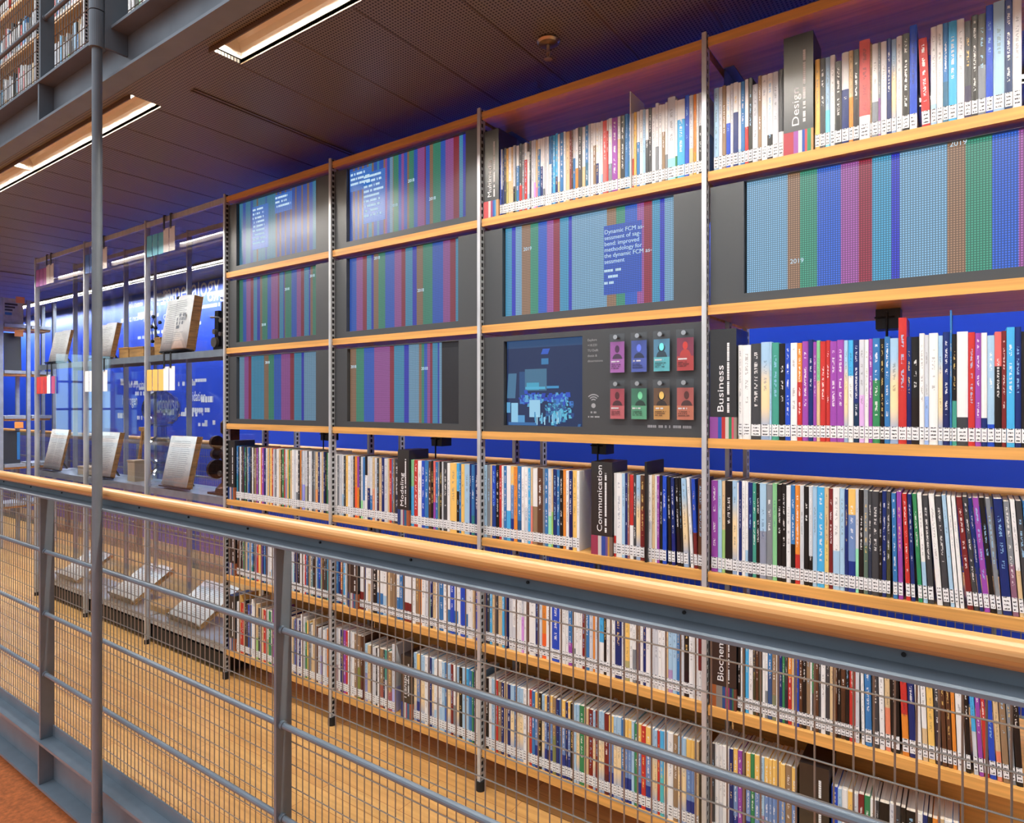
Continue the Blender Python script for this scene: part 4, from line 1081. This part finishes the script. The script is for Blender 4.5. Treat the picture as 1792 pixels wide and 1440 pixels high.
def book_label(i):
    r = BOOKS[i]; run = runs[r['key']]; p = run.index(i)
    same = [j for j in run if colour_words(BOOKS[j]['code']) == colour_words(r['code'])]
    where = WHERE[r['key']][0]
    col = colour_words(r['code'])
    size = 'slim ' if r['w'] < .0085 else 'thick ' if r['w'] > .0165 else ''
    if r['h'] > .285: size = 'tallest '
    elif r['h'] < .222: size = 'short '
    if len(same) == 1:
        s = f'{size}{col} book, the only {col} one {where}'
        if where.startswith(('from', 'right of', 'left of')): s = f'only {col} book {where.replace("from left ", "")}'
        near = [BOOKS[run[q]] for q in (p - 1, p + 1) if 0 <= q < len(run)]
        if len(near) == 2: s += f', between {colour_words(near[0]["code"])} and {colour_words(near[1]["code"])} ones'
        elif near: s += f', beside a {colour_words(near[0]["code"])} one'
    else:
        n = (len(run) - p) if r['key'] in FROM_RIGHT else p + 1
        s = f'{size}{col} book, {ordinal(n)} {where}'
        if p + 1 < len(run): 
            t = s + f', followed by a {colour_words(BOOKS[run[p + 1]]["code"])} one'
            if len(t.split()) <= 16: s = t
    return s
mats3 = [M['cover'], M['pages'], M['label']]
for i in sorted(SINGLE, key=lambda i: (BOOKS[i]['key'], BOOKS[i]['x'])):
    r = BOOKS[i]
    root = thing('book', book_label(i), 'book', (r['x'] + r['w'] / 2, r['y'], r['z']), WHERE[r['key']][1])
    c, p, l = MB(), MB(), MB()
    book_parts(r, c, p, l)
    c.build('cover', M['cover'], root); p.build('page_block', M['pages'], root); l.build('call_number_label', M['label'], root)
rest = MB()
for i, r in enumerate(BOOKS):
    if i not in SINGLE: book_parts(r, rest, rest, rest, 0, 1, 2)
# books on the upper gallery
ru = random.Random(9)
for k in range(4):
    for j in range(0, 5):
        x = PX_UP[k] + .02
        while x < PX_UP[k + 1] - .03:
            w = ru.uniform(.012, .032)
            if ru.random() < .06: x += .05; continue
            r = dict(x=x, w=w, h=ru.uniform(.17, .275), z=UPZ + H + TOPS[j + 1], y=D + .012, d=.11, code=ru.choice(['W'] * 5 + ['w'] * 5 + ['T', 'G', 'b', 'C', 'c', 'N', 'k', 'K', 't', 'R']), lean=0, seed=ru.random())
            book_parts(r, rest, rest, rest, 0, 1, 2)
            x += w
tag(rest.build('books', mats3), 'the many smaller books on the far lower shelves and the upper gallery', 'books', kind='stuff')

# ------------------------------------------------------------------ glass display cases
def display_case(i, label):
    x0, x1 = PX[i], PX[i + 1]
    root = thing('display_case', label, 'display case', ((x0 + x1) / 2, D, 0), 'glass display cases')
    for x in ([x0] if i else [x0]):
        for y in (D, 2.03):
            upright(root, x, y, .022, H + 1.040, solid=True)
    for xm in ((x0 + x1) / 2,):
        MB().box(xm - .008, xm + .008, 2.022, 2.034, .022, H + 1.0).build('rear_strut', M['alu'], root)
    MB().box(x0 + .008, x1 - .008, D - .008, D + .006, H + .998, H + 1.026).build('top_rail', M['alu'], root)
    MB().box(x0 + .008, x1 - .008, 2.022, 2.036, H + .998, H + 1.026).build('top_rail', M['alu'], root)
    for z in (H + .276, H - .470, H - 1.205):
        s = MB(); s.box(x0 + .008, x1 - .008, D + .010, 2.02, z - .004, z); s.box(x0 + .008, x1 - .008, D + .008, D + .011, z - .036, z); s.box(x0 + .008, x1 - .008, 2.017, 2.02, z - .03, z - .004)
        s.build('shelf', M['alu_shelf'], root)
    MB().box(x0 + .009, x1 - .009, D - .002, D + .003, H - 1.21, H + .997).build('front_pane', M['glass'], root)
    bp = MB().box(x0 + .009, x1 - .009, 2.040, 2.045, H - 1.21, H + .997).build('back_pane', M['glass'], root)
    MB().box(x0 + .012, x1 - .012, D + .02, 2.01, .022, .10).build('plinth', M['panel_gap'], root)
    return root, bp
DC = []
for i, lb in ((0, 'glass display case farthest left beside the magazine rack'), (1, 'middle glass display case behind the thin column'), (2, 'glass display case nearest the wooden bookcases')):
    DC.append(display_case(i, lb))
# white words lettered on the blue wall behind the cases
rt = random.Random(21)
WK = 3.2 / 2.04
for word, x, z, size, w in (('mineralogy', -4.13, .635, .17, .64), ('oxidation', -3.832, .018, .085, .20), ('thermal sorting', -3.864, -.055, .05, .21), ('hydrolysis', -4.25, -.04, .14, .31),
                            ('degree of purity', -4.654, .11, .06, .29), ('hydrogen', -4.67, -.005, .095, .21), ('expanded', -4.662, .745, .085, .31), ('product recovery', -4.687, .55, .06, .33), ('solution', -4.60, .64, .06, .2),
                            ('crystal', -4.12, .53, .07, .2), ('ore', -3.42, .62, .09, .12)):
    text(word, size * WK, (x * WK, 3.1985, H + z * WK), WALL_BACK, M['white_ink'], 'wall_lettering', width=w * WK)
for n in range(46):
    x = rt.uniform(-4.75, -3.15) * WK; z = rt.choice((rt.uniform(.42, .82), rt.uniform(-.14, .19))) * WK
    scribble(rt, x, 3.1990, H + z, rt.uniform(.14, .45), rt.choice((.03, .04, .055)), WALL_BACK, M['white_ink'], 'wall_lettering')
for n in range(12):
    scribble(rt, rt.uniform(-3.1, -2.5) * WK, 3.1990, H + rt.uniform(-.12, .5), rt.uniform(.1, .25), .03, WALL_BACK, M['white_ink'], 'wall_lettering')

def open_book(cx, z, w, h, tilt, label, thick=.035, y=None, yaw=0.0, picture=False):
    """open book lying on a sloping stand; tilt is the lean back from the vertical"""
    y0 = D + .045 if y is None else y
    root = thing('open_book', label, 'open book', (cx, y0, z), 'old open books in the display cases')
    up = Vector((0, math.sin(tilt), math.cos(tilt))); nrm = Vector((0, -math.cos(tilt), math.sin(tilt))); rx = Vector((1, 0, 0))
    o = Vector((cx, y0, z + .012))
    def P(u, v, n): return o + rx * u + up * v + nrm * n
    for sgn, nm, tk in ((-1, 'left_pages', thick * .45), (1, 'right_pages', thick)):
        g = MB(); n = 8
        prof = [(sgn * w / 2 * k / n, tk * (.55 + .45 * math.sin(math.pi * min(1, .12 + k / n * .75)))) for k in range(n + 1)]
        for (u, t), (u2, t2) in zip(prof, prof[1:]):
            q = [P(u, .004, t), P(u2, .004, t2), P(u2, h - .004, t2), P(u, h - .004, t)]
            g.face(q if sgn > 0 else q[::-1], smooth=True)
            q = [P(u, .004, 0), P(u2, .004, 0), P(u2, .004, t2), P(u, .004, t)]; g.face(q if sgn > 0 else q[::-1])
            q = [P(u, h - .004, t), P(u2, h - .004, t2), P(u2, h - .004, 0), P(u, h - .004, 0)]; g.face(q if sgn > 0 else q[::-1])
        u, t = prof[-1]; q = [P(u, .004, 0), P(u, h - .004, 0), P(u, h - .004, t), P(u, .004, t)]; g.face(q[::-1] if sgn > 0 else q, 1)
        po = g.build(nm, [M['paper'], M['old_cover']], root, weld=True)
        tx = MB(); r3 = random.Random(int(cx * 100) % 97 + sgn)
        rows = int((h - .06) / .011)
        for k in range(rows):
            v = h - .035 - k * .011
            if picture and sgn > 0 and h * .3 < v < h * .62:
                if k % 2 == 0:
                    for m in range(5): 
                        u0 = .3 * w / 2 + r3.uniform(0, .25 * w); tx.face([P(u0, v, thick * 1.02), P(u0 + .012, v, thick * 1.02), P(u0 + .012, v + .018, thick * 1.02), P(u0, v + .018, thick * 1.02)])
                continue
            u0, u1 = .13 * w / 2, (.84 * w / 2) * r3.uniform(.75, 1)
            nn = tk * 1.005
            q = [P(sgn * u0, v, nn), P(sgn * u1, v, nn), P(sgn * u1, v + .0022, nn), P(sgn * u0, v + .0022, nn)]
            tx.face(q if sgn > 0 else q[::-1])
        tx.build('print', M['pale_ink'], po)
    c = MB(); hh = h / 2
    c.obox(P(0, hh, -.003), rx * (w / 2 + .004), up * hh, nrm * .0025)
    c.build('cover', M['old_cover'], root)
    s = MB(); s.obox(P(0, -.004, .012), rx * w * .42, up * .003, nrm * .024)
    s.obox(P(0, h * .35, -.010), rx * .05, up * h * .32, nrm * .003)
    s.obox(P(0, h * .3, -.010) + Vector((0, .03, -h * .1)), rx * .012, Vector((0, .035, -h * .20)), Vector((0, .003, .001)))
    s.build('stand', M['iron'], root)
    return root
T = math.radians
sh = lambda k: H + (.276, -.470, -1.205)[k]
open_book(-5.17, sh(0), .29, .23, T(11), 'open book on the upper shelf of the farthest display case', .016)
open_book(-4.46, sh(0), .29, .225, T(11), 'open book on the upper shelf behind the thin column', .03)
open_book(-3.545, sh(0), .33, .30, T(9), 'large open book with engraving on the upper shelf', .058, picture=True)
open_book(-5.26, sh(1), .30, .285, T(12), 'pale open book on the lower shelf of the farthest display case', .012)
open_book(-4.46, sh(1), .29, .285, T(12), 'open book on the lower shelf just right of the thin column', .03)
open_book(-3.56, sh(1), .30, .285, T(12), 'open book with two small ink prints beside the glass flasks', .034)
open_book(-5.02, sh(2), .34, .26, T(58), 'open book lying low behind the mesh in the farthest case', .02, y=D + .05)
open_book(-4.22, sh(2), .34, .28, T(58), 'open book lying low behind the mesh right of the column', .03, y=D + .05)
open_book(-3.50, sh(2), .36, .28, T(58), 'open book lying low behind the mesh nearest the bookcases', .024, y=D + .05)

# glass apparatus of stacked flasks
ap = thing('glass_apparatus', 'clear glass apparatus of two stacked flasks beside the open book', 'laboratory glass', (-3.875, 1.91, sh(1)))
def flask(z, r, up, name):
    prof = [(.004, z), (r * .55, z + .006)] + [(r * math.sin(a), z + r - r * math.cos(a)) for a in [math.pi * (.18 + .68 * k / 12) for k in range(13)]] + [(.028, z + 2 * r), (.026, z + 2 * r + up), (.032, z + 2 * r + up + .006)]
    MB().lathe((-3.875, 1.91, 0), prof, 28).build(name, M['lab_glass'], ap)
z0 = sh(1) + .001
MB().lathe((-3.875, 1.91, 0), [(.085, z0), (.09, z0 + .012), (.07, z0 + .06), (.03, z0 + .10), (.028, z0 + .13)], 28).build('foot', M['lab_glass'], ap)
flask(z0 + .115, .085, .05, 'lower_flask'); flask(z0 + .335, .105, .04, 'upper_flask')
MB().tube((-3.875, 1.91, z0 + .54), (-3.875, 1.91, z0 + .66), .011, 14, caps=False).build('stem', M['lab_glass'], ap)

# instruments
im = thing('instrument', 'black iron instrument with brass knobs on the upper shelf by the upright', 'instrument', (-3.14, 1.88, sh(0)))
g = MB().box(-3.20, -3.10, 1.84, 1.92, sh(0) + .0005, sh(0) + .02).box(-3.205, -3.17, 1.85, 1.91, sh(0) + .02, sh(0) + .21).box(-3.16, -3.115, 1.86, 1.90, sh(0) + .02, sh(0) + .255)
g.tube((-3.15, 1.87, sh(0) + .03), (-3.09, 1.87, sh(0) + .26), .009, 10)
g.build('frame', M['iron'], im)
for dx, dz, r in ((-3.19, .10, .014), (-3.135, .085, .011), (-3.19, .045, .026), (-3.13, .155, .012)):
    MB().tube((dx, 1.835, sh(0) + dz), (dx, 1.851, sh(0) + dz), r, 16).build('knob', M['brass'], im)
MB().lathe((-3.185, 1.84, sh(0) + .17), [(.022, 0), (.025, .004), (.022, .008)], 18).build('dial', M['alu'], im)
ib = thing('instrument', 'brown bronze instrument on the lower shelf by the upright', 'instrument', (-3.17, 1.89, sh(1)))
g = MB().box(-3.24, -3.10, 1.83, 1.95, sh(1) + .0005, sh(1) + .012)
g.lathe((-3.165, 1.89, sh(1) + .012), [(.055, 0), (.05, .02), (.022, .05), (.018, .16), (.03, .18), (.03, .2), (.016, .22), (.016, .30), (.028, .31), (.028, .36), (.012, .38)], 20)
g.build('body', M['bronze'], ib)
for dz, r in ((.13, .05), (.21, .03), (.27, .035)):
    MB().tube((-3.215, 1.86, sh(1) + dz), (-3.195, 1.86, sh(1) + dz), r, 18).build('wheel', M['bronze'], ib)
MB().tube((-3.165, 1.86, sh(1) + .11), (-3.165, 1.85, sh(1) + .11), .014, 16).build('knob', M['brass'], ib)
MB().box(-3.12, -3.09, 1.86, 1.92, sh(1) + .012, sh(1) + .40).build('column', M['bronze'], ib)

# small things on the case shelves
def crate(x0, x1, y0, y1, z, h, label, name='specimen_box', m='box_wood'):
    r = thing(name, label, 'box', ((x0 + x1) / 2, (y0 + y1) / 2, z), 'small boxes in the display cases')
    g = MB().box(x0, x1, y0, y1, z + .0005, z + .006); t = .006
    g.box(x0, x1, y0, y0 + t, z + .006, z + h).box(x0, x1, y1 - t, y1, z + .006, z + h).box(x0, x0 + t, y0 + t, y1 - t, z + .006, z + h).box(x1 - t, x1, y0 + t, y1 - t, z + .006, z + h)
    g.build('tray', M[m], r)
    MB().box(x0 - .003, x1 + .003, y0 - .003, y1 + .003, z + h, z + h + .008).build('lid', M[m], r)
crate(-4.30, -4.18, 1.86, 1.94, sh(0), .065, 'square wooden specimen box beside the open book')
crate(-4.165, -3.99, 1.86, 1.94, sh(0), .06, 'long wooden specimen box next to the square one')
crate(-3.94, -3.87, 1.90, 1.98, sh(0), .11, 'upright wooden box left of the large open book')
crate(-4.19, -4.10, 1.86, 1.93, sh(1), .12, 'small pale carton behind the lower open book', 'carton', 'carton')
crate(-4.9, -4.66, 1.86, 1.98, sh(1), .045, 'flat pale carton on the lower shelf left of the column', 'carton', 'carton')
ea = thing('folding_easel', 'folded wooden easel standing behind the lower open book', 'easel', (-4.26, 1.97, sh(1)))
for s in (-1, 1):
    MB().obox((-4.22 + s * .05, 1.97, sh(1) + .16), (.010, 0, 0), (0, .006, 0), (-s * .04, .0, .158)).build('leg', M['box_wood'], ea)
MB().box(-4.27, -4.17, 1.962, 1.978, sh(1) + .30, sh(1) + .325).build('crossbar', M['box_wood'], ea)
mo = thing('molecule_model', 'ball-and-stick molecule model on the blue background', 'molecule model', (-4.05, 1.96, sh(0)))
pts = [(-4.08, .26), (-4.10, .20), (-4.05, .19), (-4.03, .13), (-4.09, .11), (-4.0, .22)]
for x, dz in pts: MB().ball((x, 1.96, sh(0) + dz), .012, 12).build('ball', M['iron'], mo)
st = MB()
for a, c in ((0, 1), (0, 2), (2, 3), (1, 4), (2, 5)):
    st.tube((pts[a][0], 1.96, sh(0) + pts[a][1]), (pts[c][0], 1.96, sh(0) + pts[c][1]), .0022, 6)
st.tube((-4.05, 1.96, sh(0) + .0005), (-4.05, 1.96, sh(0) + .19), .0022, 6); st.build('rods', M['iron'], mo)
mo = thing('molecule_model', 'ball-and-stick molecule model left of the large open book', 'molecule model', (-3.80, 1.97, sh(0)))
pts = [(-3.79, .30), (-3.83, .25), (-3.78, .20), (-3.82, .16), (-3.77, .13), (-3.80, .35)]
for x, dz in pts: MB().ball((x, 1.97, sh(0) + dz), .012, 12).build('ball', M['iron'], mo)
st = MB()
for a, c in ((5, 0), (0, 1), (0, 2), (2, 3), (3, 4)):
    st.tube((pts[a][0], 1.97, sh(0) + pts[a][1]), (pts[c][0], 1.97, sh(0) + pts[c][1]), .0022, 6)
st.tube((-3.80, 1.97, sh(0) + .0005), (-3.77, 1.97, sh(0) + .13), .0022, 6); st.build('rods', M['iron'], mo)
cb = thing('wooden_tray', 'low wooden tray lying behind the mesh beside the open books', 'tray', (-3.86, 1.93, sh(2)))
MB().box(-3.98, -3.74, 1.86, 2.0, sh(2) + .0005, sh(2) + .03).build('tray', M['box_wood'], cb)

# cards hanging on the case fronts
def tags(x0, zt, cols, label, zrail):
    root = thing('hanging_cards', label, 'hanging cards', (x0 + .17, D - .012, zt), 'cards hung on the display cases')
    n = len(cols); w = .32 / n
    for k, c in enumerate(cols):
        white = c == (240, 240, 238)
        g = MB(); y = D - .010 - (.004 if white else 0)
        g.box(x0 + k * w, x0 + (k + 1) * w - .008, y - .0015, y, zt - .118, zt + (.012 if white else 0), col=lin(c))
        g.build('card', M['print'], root)
    for s in (.195, .265):
        g = MB().box(x0 + s, x0 + s + .016, D - .0185, D - .016, zt + .005, zrail + .004).box(x0 + s, x0 + s + .016, D - .0185, D - .009, zrail + .001, zrail + .004)
        g.build('strap', M['black'], root)
    for s in (.198, .268): MB().box(x0 + s, x0 + s + .012, D - .020, D - .0155, zt + .002, zt + .012).build('clip', M['chrome'], root)
Wc = (240, 240, 238)
tags(-5.375, H + .945, [(166, 86, 170), (170, 92, 172), (174, 100, 176), Wc, Wc], 'purple and white cards hanging at the top of the farthest case', H + 1.026)
tags(-4.575, H + .945, [(60, 110, 190), (66, 118, 196), (40, 90, 180), Wc, Wc], 'blue and white cards hanging at the top behind the column', H + 1.026)
tags(-3.775, H + .945, [(96, 190, 216), (100, 194, 218), (104, 198, 220), Wc, Wc], 'turquoise and white cards hanging at the top of the nearest case', H + 1.026)
tags(-5.365, H + .190, [(206, 66, 60), (210, 72, 66), (200, 60, 58), Wc, (196, 90, 130)], 'red and white cards hanging under the upper shelf, farthest case', H + .276)
tags(-4.570, H + .196, [Wc, Wc, Wc, Wc, Wc], 'all white cards hanging under the upper shelf behind the column', H + .276)
tags(-3.775, H + .192, [(238, 190, 96), (240, 194, 100), (242, 196, 104), Wc, Wc], 'yellow and white cards hanging under the upper shelf, nearest case', H + .276)

# ------------------------------------------------------------------ magazine rack at the far left
RX, RY0, RY1, RY2 = -7.4, 2.17, 2.385, 2.60
mr = thing('magazine_rack', 'grey metal magazine rack at the far left edge', 'rack', (RX, 2.8, 0))
for y in (RY0, RY1, RY2):
    for x in (RX, RX - .28):
        MB().box(x - .014, x + .014, y - .014, y + .014, 0.0, H + 1.0).build('upright', M['alu_shelf'], mr)
RZ = [H - .94, H - .57, H - .11, H + .32, H + .76]
for z in RZ:
    for y0, y1 in ((RY0 + .024, RY1 - .024), (RY1 + .024, RY2 - .024)):
        MB().box(RX - .27, RX + .012, y0, y1, z - .03, z).build('shelf', M['alu_shelf'], mr)
    MB().box(RX - .26, RX - .01, RY0 + .03, RY2 - .03, z - .05, z - .031).build('shelf_board', M['board'], mr)
def stood(name, label, cat, y0, y1, z, h, m, extra=None, lean=.05):
    r = thing(name, label, cat, (RX - .05, (y0 + y1) / 2, z))
    g = MB().obox((RX - .06, (y0 + y1) / 2, z + h / 2 + .002), (.006, 0, -lean * .006), (0, (y1 - y0) / 2, 0), (-lean * h / 2, 0, h / 2))
    g.build('cover', m, r)
    return r
mz = stood('magazine', 'pale magazine with black title lines on the top rack shelf', 'magazine', RY0 + .03, RY1 - .025, RZ[4], .25, M['grey_print'])
for k in range(3):
    MB().box(RX - .058 + .0, RX - .052, RY0 + .045, RY1 - .07 - .02 * k, RZ[4] + .185 - .028 * k, RZ[4] + .202 - .028 * k).build('title_block', M['ink'], mz)
MB().box(RX - .056, RX - .052, RY0 + .045, RY0 + .10, RZ[4] + .09, RZ[4] + .115).build('picture', M['blue_print'], mz)
fo = stood('folder', 'dark folder standing on the second rack shelf', 'folder', RY0 + .04, RY1 - .04, RZ[3], .36, M['dark_print'])
fb = stood('folder', 'dark and blue brochure on the lower rack shelf', 'folder', RY0 + .03, RY1 - .05, RZ[1], .31, M['dark_print'])
MB().box(RX - .054, RX - .048, RY1 - .075, RY1 - .052, RZ[1] + .003, RZ[1] + .30).build('blue_border', M['blue_print'], fb)
for z, y, nm in ((RZ[4] + .235, RY1 - .07, 'highest'), (RZ[4] - .085, RY1 - .08, 'middle'), (RZ[2] - .09, RY1 - .08, 'lowest')):
    t_ = thing('rack_tag', f'orange tag on the magazine rack, {nm} of the three', 'tag', (RX + .016, y, z), 'orange tags on the rack')
    MB().box(RX + .0125, RX + .016, y - .035, y + .035, z - .03, z + .03).build('plate', M['orange_tag'], t_)
